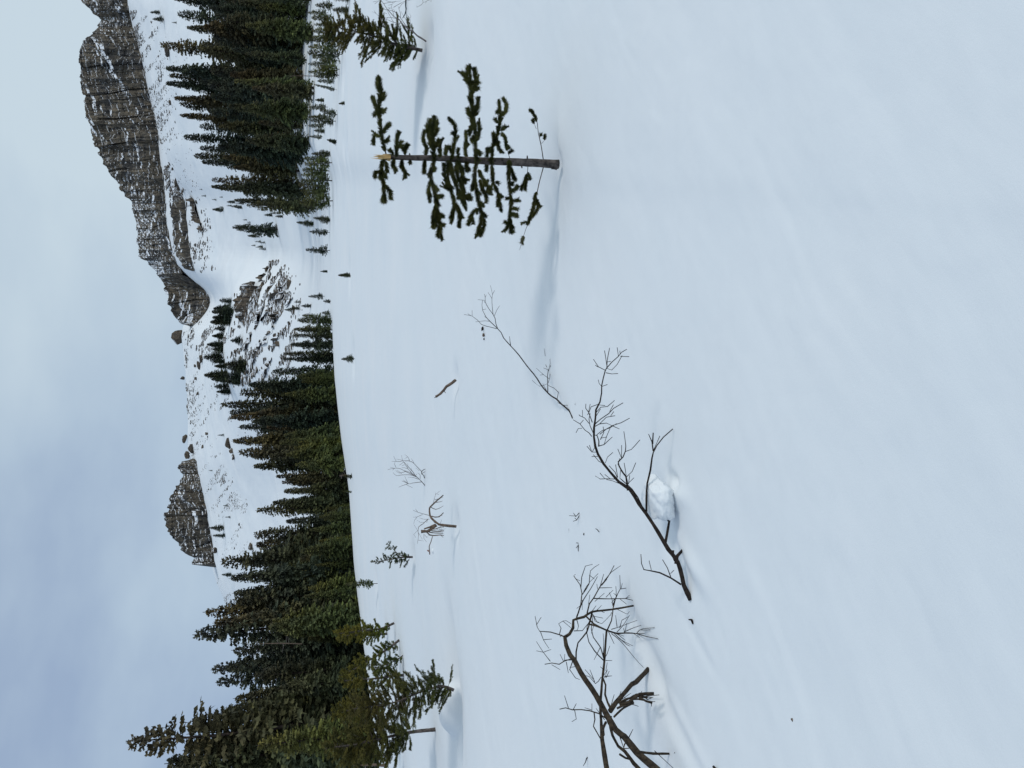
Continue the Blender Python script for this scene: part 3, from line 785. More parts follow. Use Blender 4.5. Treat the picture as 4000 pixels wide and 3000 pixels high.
ANCL = ["thin end of the stand", "first bushy conifer", "narrow low spire", "round dark boulder", "first twin spire", "second twin spire", "lone thin spire", "sharp stepping-up tree", "broad-shouldered conifer", "tallest slender spire", "leaning slender spire", "brown-tinged conifer", "dark narrow conifer", "row of tan rocks", "second brown top", "clean green tip", "small reddish spire", "lowest reddish spire", "bottom of the dip", "thin green conifer", "shoulder-high neighbour", "stubby dark conifer", "wide ragged conifer", "tall open conifer", "end of the round crag", "blunt dark conifer", "thin brown spire", "rusty conifer", "tall blunt top", "notch of the tree line", "first see-through crown", "second see-through crown", "low tucked conifer", "mossy conifer", "bushy leaning crown", "tallest tree", "frame edge by the tallest tree"]
ANCR = ["frame edge", "split-tipped tree", "lower tree by the split tip", "tallest brown-tipped tree", "first clustered spire", "middle clustered spire", "last clustered spire", "tree past the three spires", "tree under the lone boulder", "last tall conifer", "isolated narrow conifer", "short ragged conifer", "thin lower conifer", "needle-thin spire", "third thin spire", "brownish low conifer", "dark tree at the sloping edge", "low tip of the forest"]
TONE = {'dark': "dark", 'brown': "rusty-brown", 'olive': "olive", 'bright': "yellow-green", 'mid': "mid-green"}
KINDN = {'dense': "full", 'slim': "narrow", 'ragged': "ragged"}
def fill_label(tone, kd, front, tips, anc, py, where):
    i = int(np.argmin([abs(t[0][1] - py) for t in tips[:len(anc)]]))
    return f"{KINDN[kd]} {TONE[tone]} conifer {'in front of' if front else 'packed under'} the {anc[i]} {where}".strip()
cnt = 0; tries = 0
LAB_L = "dark conifer inside the dense stand below the round crag, crown merged with its neighbours"
LAB_LF = "olive conifer on the snow edge of the stand below the round crag"
while cnt < 100 and tries < 3000:
    tries += 1
    py = random.uniform(1290, 3060) if random.random() < .6 else random.uniform(1500, 2500)
    Yc = np.interp(py, ys_, Yc_)
    front = random.random() < .42
    Y = Yc + (random.uniform(1.0, 6) if front else random.uniform(6, 30))
    lim = np.interp(py, olx, olv)
    bx = np.interp(py, ys_, vc_)
    if front: tipv = bx - random.uniform(.28, .62) * (bx - lim) 
    else: tipv = lim + random.uniform(.08, .45) * (bx - lim)
    # outline dips between named tips
    if tipv < lim + 25: continue
    kd = random.choice(['dense', 'dense', 'dense', 'ragged', 'slim']); pl_ = random.choice(['olive', 'olive', 'mid', 'bright']) if front else random.choice(['dark', 'dark', 'mid', 'brown', 'dark'])
    r = tree((tipv, py), Y, kd, pl_, fill_label(pl_, kd, front, tipsL, ANCL, py, ""), GL, 1.3 if front else 1.15)
    if r: cnt += 1

# ---- stand below the long cliff
tipsR = [
 ((668, -10), 170, 'dense', 'dark', "conifer cut by the frame edge high in the stand under the long cliff", 1.0),
 ((690, 55), 165, 'ragged', 'dark', "conifer with a split tip next to the frame edge under the long cliff", 1.0),
 ((724, 105), 160, 'dense', 'dark', "lower conifer between the split-tipped tree and the tallest brown one", 1.0),
 ((620, 172), 150, 'ragged', 'brown', "tall brown-tipped conifer with upswept ragged branches under the long cliff", .85),
 ((644, 268), 160, 'dense', 'dark', "first of three dark spires clustered above the snow gap", .9),
 ((654, 292), 162, 'slim', 'dark', "middle of three dark spires clustered above the snow gap", 1.2),
 ((644, 325), 164, 'dense', 'dark', "last of three dark spires clustered above the snow gap", .9),
 ((675, 383), 162, 'dense', 'brown', "conifer just past the three clustered dark spires", .9),
 ((698, 407), 165, 'slim', 'dark', "thin conifer below the lone dark boulder", 1.2),
 ((698, 451), 160, 'dense', 'brown', "last tall conifer before the isolated snag-like tree", .9),
 ((712, 534), 175, 'slim', 'dark', "isolated narrow conifer with snow on both sides under the cliff", 1.25),
 ((776, 492), 170, 'ragged', 'dark', "short ragged conifer beside the isolated narrow one", 1.0),
 ((776, 580), 160, 'slim', 'dark', "thin conifer starting the lower end of the stand", 1.2),
 ((753, 608), 158, 'slim', 'dark', "needle-thin spire on the sloping forest edge", 1.2),
 ((783, 631), 150, 'slim', 'dark', "third thin spire down the sloping forest edge", 1.2),
 ((824, 702), 145, 'ragged', 'brown', "brownish conifer low on the sloping forest edge", .8),
 ((820, 729), 140, 'dense', 'dark', "dark conifer next to the brownish one on the forest edge", .9),
 ((912, 782), 130, 'dense', 'dark', "last dense conifer at the low tip of the forest edge", .8),
 ((960, 800), 125, 'ragged', 'mid', "sparse conifer hanging below the low tip of the forest edge", .8),
 ((905, 888), 260, 'slim', 'dark', "lone slender conifer standing in the open snow gully", 1.4),
 ((957, 905), 265, 'tiny', 'dark', "small conifer just below the lone slender one in the gully", 1.2),
]
for (tip, Y, kd, pl_, lab, wd) in tipsR:
    tree(tip, Y, kd, pl_, lab, GR, wd)
LAB_R = "dark conifer inside the dense stand below the long cliff, crown merged with its neighbours"
LAB_RF = "olive conifer on the lowest edge of the stand below the long cliff"
outR = ([-400, 0, 60, 110, 172, 215, 268, 325, 383, 451, 480, 500, 540, 580, 631, 702, 750, 790, 815], [600, 675, 700, 740, 650, 780, 655, 655, 685, 705, 760, 850, 850, 790, 795, 835, 880, 925, 1000])
cnt = 0; tries = 0
while cnt < 112 and tries < 4000:
    tries += 1
    front = cnt % 4 == 0
    py = random.uniform(-150, 690 if front else 800)
    Y = random.uniform(84, 110) if front else random.uniform(95, 185)
    if py > 700 and Y > 150: continue
    lim = np.interp(py, *outR)
    gp = P(1000, py, Y); gz = float(base_z(gp[0], Y))
    Hh = random.uniform(5, 8.5) if front else random.uniform(7, 13)
    b_ = 2000 - 3000 * math.tan(math.atan2(gz + Hh - CAMZ, Y) + TH)
    if b_ < lim + 10: continue
    bb_ = 2000 - 3000 * math.tan(math.atan2(gz - CAMZ, Y) + TH)
    if bb_ > np.interp(py, [-200, 300, 480, 600, 700, 780, 830], [1262, 1250, 1238, 1208, 1135, 1060, 980]): continue
    kd = random.choice(['dense', 'dense', 'slim', 'ragged']); pl_ = random.choice(['olive', 'mid', 'brown', 'olive']) if front else random.choice(['dark', 'dark', 'brown', 'mid', 'dark'])
    r = tree((b_, py), Y, kd, pl_, fill_label(pl_, kd, front, tipsR, ANCR, py, "below the cliff"), GR, 1.3)
    if r: cnt += 1

# ---- trees on the snowy ridge in the middle
GM = "dark trees lined along the snowy ridge"
ridge = [((862, 1173), (905, 1176), 'ragged'), ((838, 1205), (905, 1205), 'dense'), ((832, 1218), (912, 1218), 'dense'), ((834, 1240), (905, 1240), 'dense'), ((826, 1258), (900, 1258), 'dense'),
         ((845, 1283), (880, 1285), 'ragged'), ((833, 1312), (873, 1312), 'dense'), ((813, 1345), (872, 1347), 'dense'), ((835, 1365), (872, 1365), 'dense'), ((800, 1396), (872, 1397), 'ragged'),
         ((838, 1412), (878, 1412), 'dense'), ((842, 1430), (885, 1430), 'dense'), ((802, 1465), (892, 1466), 'dense'), ((830, 1482), (890, 1482), 'dense'), ((842, 1510), (895, 1510), 'ragged'), ((850, 1530), (900, 1530), 'dense'),
         ((880, 1423), (965, 1425), 'ragged'), ((892, 1437), (962, 1438), 'ragged'), ((905, 1330), (945, 1330), 'ragged'), ((880, 1465), (942, 1467), 'ragged'), ((885, 1490), (940, 1490), 'dense'), ((900, 1478), (944, 1478), 'dense')]
ORD = "first second third fourth fifth sixth seventh eighth ninth tenth eleventh twelfth thirteenth fourteenth fifteenth sixteenth".split()
for i, (tp_, bs, kd) in enumerate(ridge):
    lab = f"{ORD[i]} dark tree from the cliff end in the row on the snowy ridge" if i < 16 else f"{ORD[i - 16]} dark tree of the short scattered row just below the ridge trees"
    tree((tp_[0] - 6, tp_[1]), 380, kd, 'dark', lab, GM, 2.3, base=bs)

# ---- small trees at the forest foot, singled out
GS = "young spruces at the edge of the snow field"
small = [
 ((1193, 976), (1289, 978), 'young', 'dark', "young spruce with tiered open branches, alone at the end of the snow field", 1.1),
 ((1208, 905), (1288, 908), 'young', 'dark', "young spruce beside the bushy pair at the end of the snow field", 1.0),
 ((1157, 868), (1226, 876), 'ragged', 'olive', "upper bushy olive spruce of a stacked pair", 1.25),
 ((1222, 850), (1290, 862), 'ragged', 'mid', "lower bushy spruce of a stacked pair, base on the snow edge", 1.4),
 ((1170, 790), (1300, 785), 'young', 'olive', "wide olive spruce with a bare lower stem near the stacked pair", 1.25),
 ((1185, 760), (1287, 757), 'young', 'olive', "spruce crowding behind the wide olive one", 1.3),
 ((1165, 720), (1284, 738), 'young', 'mid', "leaning spruce in the thick of the snow-edge group", 1.3),
 ((1175, 705), (1298, 706), 'young', 'olive', "spruce with a clean dark stem planted on the snow edge", 1.3),
 ((1180, 665), (1286, 667), 'young', 'olive', "dense spruce behind the clean dark stem", 1.3),
 ((1190, 640), (1297, 636), 'young', 'bright', "yellow-green spruce with a straight stem at the snow edge", 1.3),
 ((1215, 600), (1290, 601), 'ragged', 'mid', "short bushy spruce before the yellow-green one", 1.3),
 ((1320, 1075), (1366, 1075), 'dense', 'mid', "tiny stout fir alone on the open snow field, nearer of two", 1.9),
 ((1250, 1060), (1279, 1060), 'dense', 'dark', "tiny fir just behind the crest in the middle of the gully", 1.6),
 ((1204, 1158), (1268, 1158), 'young', 'dark', "sparse little spruce alone at the mouth of the gully", 1.0),
 ((1262, 1176), (1293, 1178), 'young', 'dark', "scrubby fir beside the sparse little spruce", 1.7),
 ((1256, 1222), (1291, 1224), 'young', 'mid', "scrubby fir first before the thin end of the stand", 1.8),
 ((1265, 1255), (1290, 1256), 'young', 'mid', "low scrub fir touching the thin end of the stand", 1.8),
 ((1180, 1232), (1235, 1235), 'young', 'olive', "grey-green spruce behind the thin end of the stand", 1.4),
 ((1332, 1403), (1381, 1400), 'ragged', 'mid', "tiny lopsided fir alone on the snow, nearest the middle of the field", 1.7),
 ((1345, 592), (1358, 601), 'dense', 'mid', "lowest little fir tuft sitting alone on the snow", 3.2),
 ((1275, 545), (1313, 556), 'dense', 'mid', "low sprawling fir tuft behind the lone little tuft", 2.2),
 ((1322, 405), (1346, 402), 'dense', 'mid', "round fir tuft beside the bent thin saplings", 2.4),
 ((1212, 470), (1312, 473), 'young', 'mid', "leaning feathery sapling behind the round fir tuft", 1.1),
 ((1248, 430), (1317, 448), 'young', 'mid', "sapling with twin bare stems next to the round fir tuft", 1.3),
 ((1225, 330), (1315, 352), 'young', 'mid', "nearly bare bent sapling in the gap of the young spruces", .5),
 ((1225, 297), (1325, 293), 'young', 'olive', "young spruce with one dark stem before the bare bent sapling", 1.2),
 ((1235, 265), (1326, 270), 'young', 'bright', "bright young spruce in the middle of the forest foot", 1.3),
 ((1245, 235), (1322, 238), 'young', 'olive', "small young spruce at the side of the bright one", 1.3),
 ((1200, 205), (1337, 212), 'young', 'mid', "tall thin-stemmed sapling set against open snow", .9),
 ((1205, 150), (1325, 165), 'young', 'olive', "bushy sapling behind the leaning fir", 1.2),
 ((1220, 120), (1322, 125), 'young', 'olive', "olive sapling hidden behind the leaning fir's crown", 1.4),
 ((1298, 38), (1362, 40), 'ragged', 'mid', "low spreading fir beside the leaning fir's top", 1.9),
 ((1230, 20), (1305, 22), 'young', 'mid', "sapling with a straight stem behind the low spreading fir", 1.3),
 ((1290, -10), (1368, -8), 'ragged', 'mid', "spreading fir cut by the frame edge at the forest foot", 1.7),
 ((1215, 70), (1300, 72), 'young', 'olive', "young spruce between the straight-stemmed sapling and the leaning fir", 1.2),
 ((1225, 510), (1268, 512), 'ragged', 'mid', "dark young spruce behind the sprawling fir tuft", 1.7),
 ((1230, 390), (1266, 392), 'dense', 'mid', "stubby dark spruce at the foot of the main stand", 1.9),
 ((1348, 2282), (1468, 2280), 'young', 'olive', "thin sapling with a tall bare stem in front of the round-crag stand", .75),
 ((1335, 1920), (1376, 1922), 'young', 'olive', "short thin sapling stem at the foot of the stand below the crag", .6),
 ((1340, 1858), (1375, 1862), 'ragged', 'mid', "low fir sprig at the snow edge of the round-crag stand", 2.0),
]
for (tp_, bs, kd, pl_, lab, wd) in small:
    tree(tp_, 60, kd, pl_, lab, GS, wd, base=bs, name="young_spruce", minh=.2)

for (py, bx, ht, pl_) in [(95, 1318, 80, 'olive'), (183, 1312, 95, 'bright'), (222, 1310, 80, 'olive'), (250, 1300, 85, 'mid'), (283, 1306, 90, 'olive'), (318, 1308, 60, 'mid'), (418, 1280, 70, 'mid'), (455, 1288, 75, 'mid'), (492, 1270, 60, 'mid'), (535, 1262, 48, 'mid'), (618, 1282, 85, 'olive'), (682, 1284, 95, 'bright'), (748, 1282, 95, 'olive'), (805, 1268, 75, 'mid'), (50, 1282, 70, 'olive'), (142, 1298, 70, 'bright')]:
    tree((bx - ht * 1.15, py + random.uniform(-4, 4)), 60, 'young', pl_, f"small {TONE[pl_]} young spruce filling the row at the foot of the stand below the cliff", GS, .95, base=(bx, py), name="young_spruce", minh=.2)
# ---- scattered far small conifers in the gully and on the slopes
GT = "tiny far conifers dotted on the snowy slopes"
tiny = []
for (cx, cy, sx, sy, n_) in [(860, 815, 26, 12, 6), (925, 800, 40, 22, 7), (965, 880, 35, 22, 9), (1005, 910, 35, 25, 10), (1060, 830, 40, 30, 8), (1020, 960, 40, 18, 6), (1110, 780, 30, 40, 8)]:
    for _ in range(n_): tiny.append((cx + random.gauss(0, sx * .5), cy + random.gauss(0, sy * .5), random.uniform(14, 34)))
tiny += [(625, 48, 40), (640, 75, 46), (690, 88, 20), (805, 765, 20), (790, 740, 12), (875, 1700, 26), (830, 1838, 16), (890, 1975, 20), (900, 2020, 22), (875, 2062, 60), (880, 2092, 50), (905, 2245, 40), (1170, 1205, 40), (1175, 1180, 28), (1150, 1210, 40), (1215, 1195, 40), (845, 780, 18), (870, 770, 14), (985, 1180, 26), (760, 555, 10)]
for (bx, by, h_) in tiny:
    q = hit(bx, by)
    if q is None: continue
    root = tree((bx - h_, by), q[1], 'tiny' if h_ < 30 else 'ragged', 'dark', f"{'small dark conifer' if h_ > 24 else 'tiny dark conifer speck'} on the snow {'of the open gully' if by > 690 and by < 1050 else 'under the long cliff' if by < 600 else 'near the middle ridge' if by < 1300 else 'below the round crag'}", GT, 1.5, base=(bx, by), minh=.3, name="far_conifer")

# bare pale trunks showing in the stands
def snag(x0, y0, x1, y1, Y, w, label):
    a = P(x0, y0, Y); b = P(x1, y1, Y)
    r0 = w / 2 / 3000 * Y
    o = empty("dead_snag", tuple(a), label, "dead tree", "bare grey snags in the stands")
    tube("trunk", [a, (a + b) / 2 + np.array([.03, 0, 0]), b], [r0, r0 * .8, r0 * .3], M_GREYW, o, 6, .6, .1, origin=a)
    for k_ in range(7):
        f = random.uniform(.25, .95); c_ = a * (1 - f) + b * f
        d = np.array([random.choice([-1, 1]) * random.uniform(.25, .6), random.uniform(-.3, .3), random.uniform(-.1, .25)]) * (1.2 - f)
        tube("twig", [c_, c_ + d * .6, c_ + d], [r0 * .35, r0 * .25, r0 * .1], M_TWIGG, o, 4, .3, 0, origin=a)
snag(1180, 2515, 1010, 2515, 42, 4, "long grey snag in front of the tall blunt-topped conifer")
snag(1375, 1857, 1325, 1857, 54, 5, "short grey snag standing out over the snow edge")
snag(1530, 2992, 1380, 2990, 26, 12, "pale bare trunk at the frame edge by the near young firs")
snag(1250, 298, 1130, 297, 82, 3, "straight pale snag at the foot of the stand below the long cliff")

# ------------------------------------------------------------------ needles
def needle_arrays(path, rad, rng, dens, ln, wd, fwd=.55, up=0.0, spread=1.0):
    seg = np.linalg.norm(np.diff(path, axis=0), axis=1); Ltot = seg.sum()
    n = max(6, int(Ltot * dens))
    cum = np.concatenate([[0], np.cumsum(seg)]); t = rng.random(n) * Ltot
    P0 = np.stack([np.interp(t, cum, path[:, k]) for k in range(3)], -1)
    Tg = np.gradient(path, axis=0); Tg /= np.linalg.norm(Tg, axis=1)[:, None] + 1e-9
    T = np.stack([np.interp(t, cum, Tg[:, k]) for k in range(3)], -1)
    Rr = rng.normal(size=(n, 3)); Rr -= (Rr * T).sum(1)[:, None] * T; Rr /= np.linalg.norm(Rr, axis=1)[:, None] + 1e-9
    D = T * fwd + Rr * spread + np.array([0, 0, up]); D /= np.linalg.norm(D, axis=1)[:, None]
    S = np.cross(D, rng.normal(size=(n, 3))); S /= np.linalg.norm(S, axis=1)[:, None] + 1e-9
    l = ln * rng.uniform(.6, 1.15, n)[:, None] * np.clip((Ltot - t) / (Ltot * .15) + .5, .5, 1)[:, None]
    V = np.stack([P0 - S * wd / 2, P0 + S * wd / 2, P0 + D * l * .6 + S * wd * .45, P0 + D * l], 1).reshape(-1, 3)
    i = np.arange(n) * 4
    Ft = np.concatenate([np.stack([i, i + 1, i + 2], -1), np.stack([i, i + 2, i + 3], -1)])
    return V, Ft

# ------------------------------------------------------------------ the broken spruce
def S(ox, oy, sc): return lambda x, y: (ox + x / sc, oy + y / sc)
TQ = S(1300, 200, 1.843)
bq = hit(2163, 641)
BY = bq[1]
px_m = math.hypot(BY, 1.2) / 3000.0          # metres per photo pixel at the tree
BT = empty("broken_spruce", (bq[0], BY, bq[2]), "broken young spruce with a splintered pale top and long drooping needled branches", "tree")
BO = np.array([bq[0], BY, bq[2]])
def bp3(x, y, dy=0.0):
    X_, Y_ = TQ(x, y); return P(X_, Y_, BY + dy)
tk = [(1625, 814, 66), (1590, 812, 63), (1500, 806, 60), (1400, 802, 57), (1300, 798, 54), (1100, 790, 50), (950, 782, 46), (750, 770, 42), (600, 768, 38), (470, 765, 35), (395, 763, 33)]
tube("trunk", [bp3(a, b) for a, b, c in tk], [c / 1.843 / 2 * px_m for a, b, c in tk], M_BARK, BT, 14, .025, .05, origin=BO)
# splinters
rng = np.random.default_rng(5); Vs = []; Fs = []; c = 0
ctr = bp3(392, 763); r0 = 33 / 1.843 / 2 * px_m
for k_ in range(16):
    a_ = rng.random() * 6.28; rr_ = r0 * math.sqrt(rng.random()) * .85
    b0 = ctr + np.array([math.cos(a_) * rr_, math.sin(a_) * rr_, -.02])
    h_ = rng.uniform(.06, .11) * (1.25 if k_ < 4 else .8); w_ = rng.uniform(.009, .015)
    n_ = np.array([math.cos(a_ + 1.5), math.sin(a_ + 1.5), 0]); m_ = np.array([math.cos(a_), math.sin(a_), 0])
    q = [b0 - n_ * w_, b0 + n_ * w_, b0 + m_ * w_ * .8, b0 + np.array([rng.normal() * .004, rng.normal() * .004, h_]) - n_ * w_ * .3, b0 + np.array([0, 0, h_ * .8]) + n_ * w_ * .4]
    Vs += q; Fs += [(c, c + 1, c + 4), (c, c + 4, c + 3), (c + 1, c + 2, c + 4), (c + 2, c, c + 3), (c + 2, c + 3, c + 4)]; c += 5
me = mesh_np("splintered_top", np.array(Vs) - BO, None, np.array(Fs), False)
link("splintered_top", me, BT, M_SPLINT)['label'] = "freshly splintered pale yellow wood at the snapped top"

# (polyline, start width, foliage fat 0..1, [sub twigs])
BR = [
 ([(385,748),(360,650),(345,560),(335,450),(340,350),(345,270),(335,185)], 12, 1.15, [[(342,480),(312,400),(287,325)],[(360,590),(395,540),(410,525)],[(365,660),(400,640)],[(340,620),(305,600),(290,670)],[(345,300),(320,240),(332,200)],[(340,440),(372,430)],[(350,360),(372,330),(365,300)],[(340,420),(315,440),(300,460)]]),
 ([(460,748),(460,680),(465,620),(475,575)], 8, 1.0, [[(465,700),(495,650)],[(440,752),(412,710)]]),
 ([(520,750),(520,710),(545,675)], 7, .9, [[(522,725),(500,690)],[(530,700),(535,670)]]),
 ([(665,755),(675,700),(650,640),(655,600),(665,570)], 9, 1.0, []),
 ([(735,762),(722,680),(715,600),(720,530),(735,470)], 12, 1.5, [[(715,660),(690,600),(692,540),(700,490)],[(735,700),(765,640)],[(725,620),(755,560)],[(720,600),(695,560),(680,535)],[(725,700),(700,660)],[(735,560),(745,500)]]),
 ([(775,760),(770,700),(775,640)], 7, 1.0, []),
 ([(810,762),(815,720),(820,685)], 7, 1.0, []),
 ([(860,762),(870,690),(880,620),(885,550),(870,520),(835,480)], 8, .9, [[(860,740),(845,690)],[(875,660),(895,620)],[(882,600),(862,590)]]),
 ([(905,764),(900,735),(905,705)], 6, .9, []),
 ([(960,766),(955,700),(960,640),(960,575)], 6, .75, [[(957,690),(970,670)]]),
 ([(1035,772),(1027,680),(1022,560),(1010,450),(1000,340),(990,230),(985,110)], 14, 1.35, [[(1020,560),(990,460),(970,410)],[(1000,310),(1032,220),(1022,120)],[(985,230),(960,190),(935,155)],[(998,260),(965,200),(975,110)],[(1028,470),(1045,400),(1045,335)],[(1035,650),(1055,560),(1052,520)],[(1020,520),(995,560),(985,600)],[(1010,430),(1040,400)],[(1020,620),(1000,640)],[(995,280),(1045,265)],[(1012,460),(975,440)],[(1030,700),(1065,740)],[(1003,380),(985,330)],[(1025,600),(1045,620)],[(990,230),(1050,225)]]),
 ([(1145,778),(1150,700),(1180,620),(1200,540),(1205,450),(1195,350)], 9, .95, [[(1150,730),(1120,700),(1110,760)],[(1165,660),(1158,590)],[(1185,640),(1195,690),(1215,725)],[(1210,570),(1240,545)],[(1215,470),(1245,430),(1250,380),(1225,340)],[(1190,520),(1170,490)],[(1160,680),(1195,650)],[(1205,430),(1185,440)]]),
 ([(1275,778),(1255,700),(1240,620),(1215,595)], 7, .55, [[(1262,740),(1290,715)],[(1255,700),(1270,690)]]),
 ([(1515,778),(1500,680),(1480,590),(1470,510),(1440,440),(1420,425)], 9, .3, [[(1503,665),(1525,640),(1528,605)],[(1465,560),(1440,495)],[(1490,625),(1500,600)]]),
 ([(390,778),(360,800),(350,860),(365,940),(370,1000),(380,1090)], 10, 1.0, [[(348,870),(312,870),(305,910)],[(362,870),(385,910)],[(370,960),(410,1010),(420,1065)],[(368,1030),(360,1085)],[(385,790),(395,870)],[(362,920),(340,905)]]),
 ([(440,782),(435,820),(455,860)], 6, .9, []),
 ([(500,782),(500,830),(520,870),(525,910)], 6, .8, [[(505,840),(490,830)]]),
 ([(560,782),(558,806)], 5, .7, []),
 ([(665,788),(660,830),(660,880)], 8, .9, []),
 ([(730,788),(710,860),(705,910),(730,1000),(745,1080),(755,1150),(770,1230),(780,1345)], 12, 1.05, [[(708,930),(690,1000),(700,1080)],[(725,960),(755,1000)],[(740,1050),(790,1045)],[(750,1110),(725,1180),(725,1275)],[(760,1170),(795,1190)],[(740,1060),(760,1110)],[(712,860),(735,850)],[(765,1240),(795,1255)],[(770,1260),(755,1330)],[(755,1150),(740,1200),(745,1260)]]),
 ([(830,795),(825,900),(850,1000),(875,1080),(870,1150),(850,1240)], 10, 1.1, [[(880,1090),(910,1150),(910,1265)],[(832,960),(805,890),(800,810)],[(850,1000),(820,990),(815,960)],[(875,1100),(895,1130),(935,1200)],[(865,1160),(850,1200)],[(840,960),(860,990)]]),
 ([(850,790),(862,880),(890,960),(920,1040),(960,1130)], 11, 1.25, [[(900,780),(930,880),(950,950)],[(915,900),(962,935)],[(925,1000),(960,1060),(1000,1060)],[(880,820),(900,900),(935,1000),(940,1090)],[(870,900),(850,870),(845,830)],[(905,860),(895,800)],[(940,900),(925,830)],[(960,1060),(985,1035)],[(885,940),(905,930)],[(930,1010),(905,1060)],[(920,930),(945,1000)]]),
 ([(960,790),(965,830),(985,855)], 6, .9, [[(968,830),(965,860)]]),
 ([(1040,788),(1020,900),(1035,1000),(1050,1080),(1070,1170),(1060,1260),(1035,1330)], 12, 1.0, [[(1048,850),(1070,900),(1100,950),(1135,1010)],[(1060,920),(1080,1000),(1110,1050),(1105,1090)],[(1048,1130),(1000,1180),(975,1250)],[(1070,1180),(1090,1250),(1065,1330)],[(1022,930),(1005,1000)],[(1085,960),(1110,940)],[(1110,1000),(1145,985)],[(1050,1080),(1080,1110)],[(1000,1185),(1010,1240)],[(1070,1160),(1100,1190)],[(1035,1010),(1060,1030)],[(1100,1010),(1140,1020)]]),
 ([(1110,795),(1108,860)], 7, .9, []),
 ([(1145,800),(1150,880),(1155,950),(1185,1010),(1200,1080),(1215,1155)], 9, .95, [[(1170,940),(1195,950)],[(1190,1030),(1218,1050)],[(1195,1060),(1190,1110)]]),
 ([(1270,800),(1268,900),(1275,1000),(1285,1080),(1280,1160),(1265,1240),(1240,1300)], 9, .95, [[(1280,1010),(1310,1000),(1330,970)],[(1290,1080),(1338,1072)],[(1290,1130),(1332,1138)],[(1288,1170),(1330,1190)],[(1278,1200),(1280,1310)],[(1272,960),(1298,950)],[(1270,820),(1300,890),(1315,930)],[(1270,1240),(1300,1270)],[(1265,1240),(1240,1230)],[(1280,1060),(1250,1060)],[(1278,1290),(1300,1300)]]),
 ([(1405,828),(1400,880),(1385,930),(1355,1000)], 7, .65, [[(1405,870),(1420,920)],[(1395,910),(1385,995)]]),
 ([(1515,838),(1490,930),(1470,1020),(1455,1080),(1440,1160),(1410,1230),(1380,1310),(1345,1430)], 10, .55, [[(1470,1060),(1478,1130),(1440,1190)],[(1460,1070),(1440,1130),(1420,1210)],[(1405,1228),(1360,1240)],[(1472,1010),(1450,1060)],[(1465,1090),(1495,1120)],[(1375,1330),(1360,1380)]]),
]
rng = np.random.default_rng(12)
for bi, (main, w0, fol, subs) in enumerate(BR):
    dyE = rng.uniform(-.38, .38) * min(1, len(main) / 6)
    def to3(pl, d0, d1):
        n = len(pl); return np.array([bp3(p[0], p[1], d0 + (d1 - d0) * i / max(1, n - 1)) for i, p in enumerate(pl)])
    fr0 = -.05 if bi in (1, 4, 5, 7, 8, 10, 11, 19, 20, 21, 23, 25, 26) else 0.0
    if fr0 and dyE > 0: dyE = -dyE * .6
    if fr0: main = [(main[0][0] + (main[0][0] - main[1][0]) * .12, 770 + (8 if main[1][1] > 770 else -2))] + list(main)
    mp_ = to3(main, fr0, dyE)
    wr = w0 / 1.843 / 2 * px_m * .8
    p_, r_ = smooth_path(mp_, np.linspace(wr, wr * .3, len(mp_)), .02)
    V, Fq, Ft = tube_arrays(p_, r_, 6, .12, rng)
    b = link("branch", mesh_np("branch", V - BO, Fq, Ft), BT, M_BARK)
    allp = [(p_, 1.0)]
    for s_ in subs:
        # nearest fraction on main for depth
        mm = np.array(main); d_ = np.linalg.norm(mm - np.array(s_[0]), axis=1); f_ = np.argmin(d_) / max(1, len(main) - 1)
        d0 = fr0 + (dyE - fr0) * f_
        sp_ = to3(s_, d0, d0 + rng.uniform(-.10, .10))
        q_, qr = smooth_path(sp_, np.linspace(wr * .45, wr * .2, len(sp_)), .02)
        V, Fq, Ft = tube_arrays(q_, qr, 5, .1, rng)
        link("twig", mesh_np("twig", V - BO, Fq, Ft), b, M_BARK)
        allp.append((q_, .9))
    if fol > .2:
        NV = []; NF = []; c = 0
        bare = bi in (13,)          # the lowest nearly bare branch carries needles at its tip only
        for (q_, g_) in allp:
            if len(q_) < 2: continue
            if fol < .5:
                q_ = q_[int(len(q_) * .62):]
                if len(q_) < 2: continue
            elif fol < .7 and g_ == 1.0:
                q_ = q_[int(len(q_) * .3):int(len(q_) * .72)] if bi == len(BR) - 1 else q_[int(len(q_) * .3):]
                if len(q_) < 2: continue
            elif g_ == 1.0 and not fr0: q_ = q_[int(len(q_) * .06):]
            V, Ft = needle_arrays(q_, None, rng, 4200, .026 * (.75 + .3 * fol), .0030, fwd=.75, spread=.75, up=.12)
            NV.append(V); NF.append(Ft + c); c += len(V)
            V, Ft = needle_arrays(q_, None, rng, 420, .036 * (.7 + .3 * fol), .0024, fwd=.7, spread=.9, up=.15); NV.append(V); NF.append(Ft + c); c += len(V)
            # short side shoots thicken the spray
            seg = np.linalg.norm(np.diff(q_, axis=0), axis=1).sum()
            for k_ in range(int(seg * 30 * fol)):
                i0 = rng.integers(0, len(q_) - 1); a_ = q_[i0]; T_ = q_[min(i0 + 1, len(q_) - 1)] - q_[max(i0 - 1, 0)]; T_ = T_ / (np.linalg.norm(T_) + 1e-9)
                sdv = rng.normal(size=3); sdv -= sdv @ T_ * T_; sdv /= np.linalg.norm(sdv) + 1e-9
                e_ = a_ + (T_ * 1.1 + sdv * rng.uniform(.25, .6)) * rng.uniform(.015, .040) * (.55 + .4 * fol)
                V, Ft = needle_arrays(np.array([a_, (a_ + e_) / 2, e_]), None, rng, 3200, .016, .0028, fwd=.8, spread=.7, up=.1)
                NV.append(V); NF.append(Ft + c); c += len(V)
        if NV:
            link("needles", mesh_np("needles", np.concatenate(NV) - BO, None, np.concatenate(NF), False), b, M_NEEDLE)
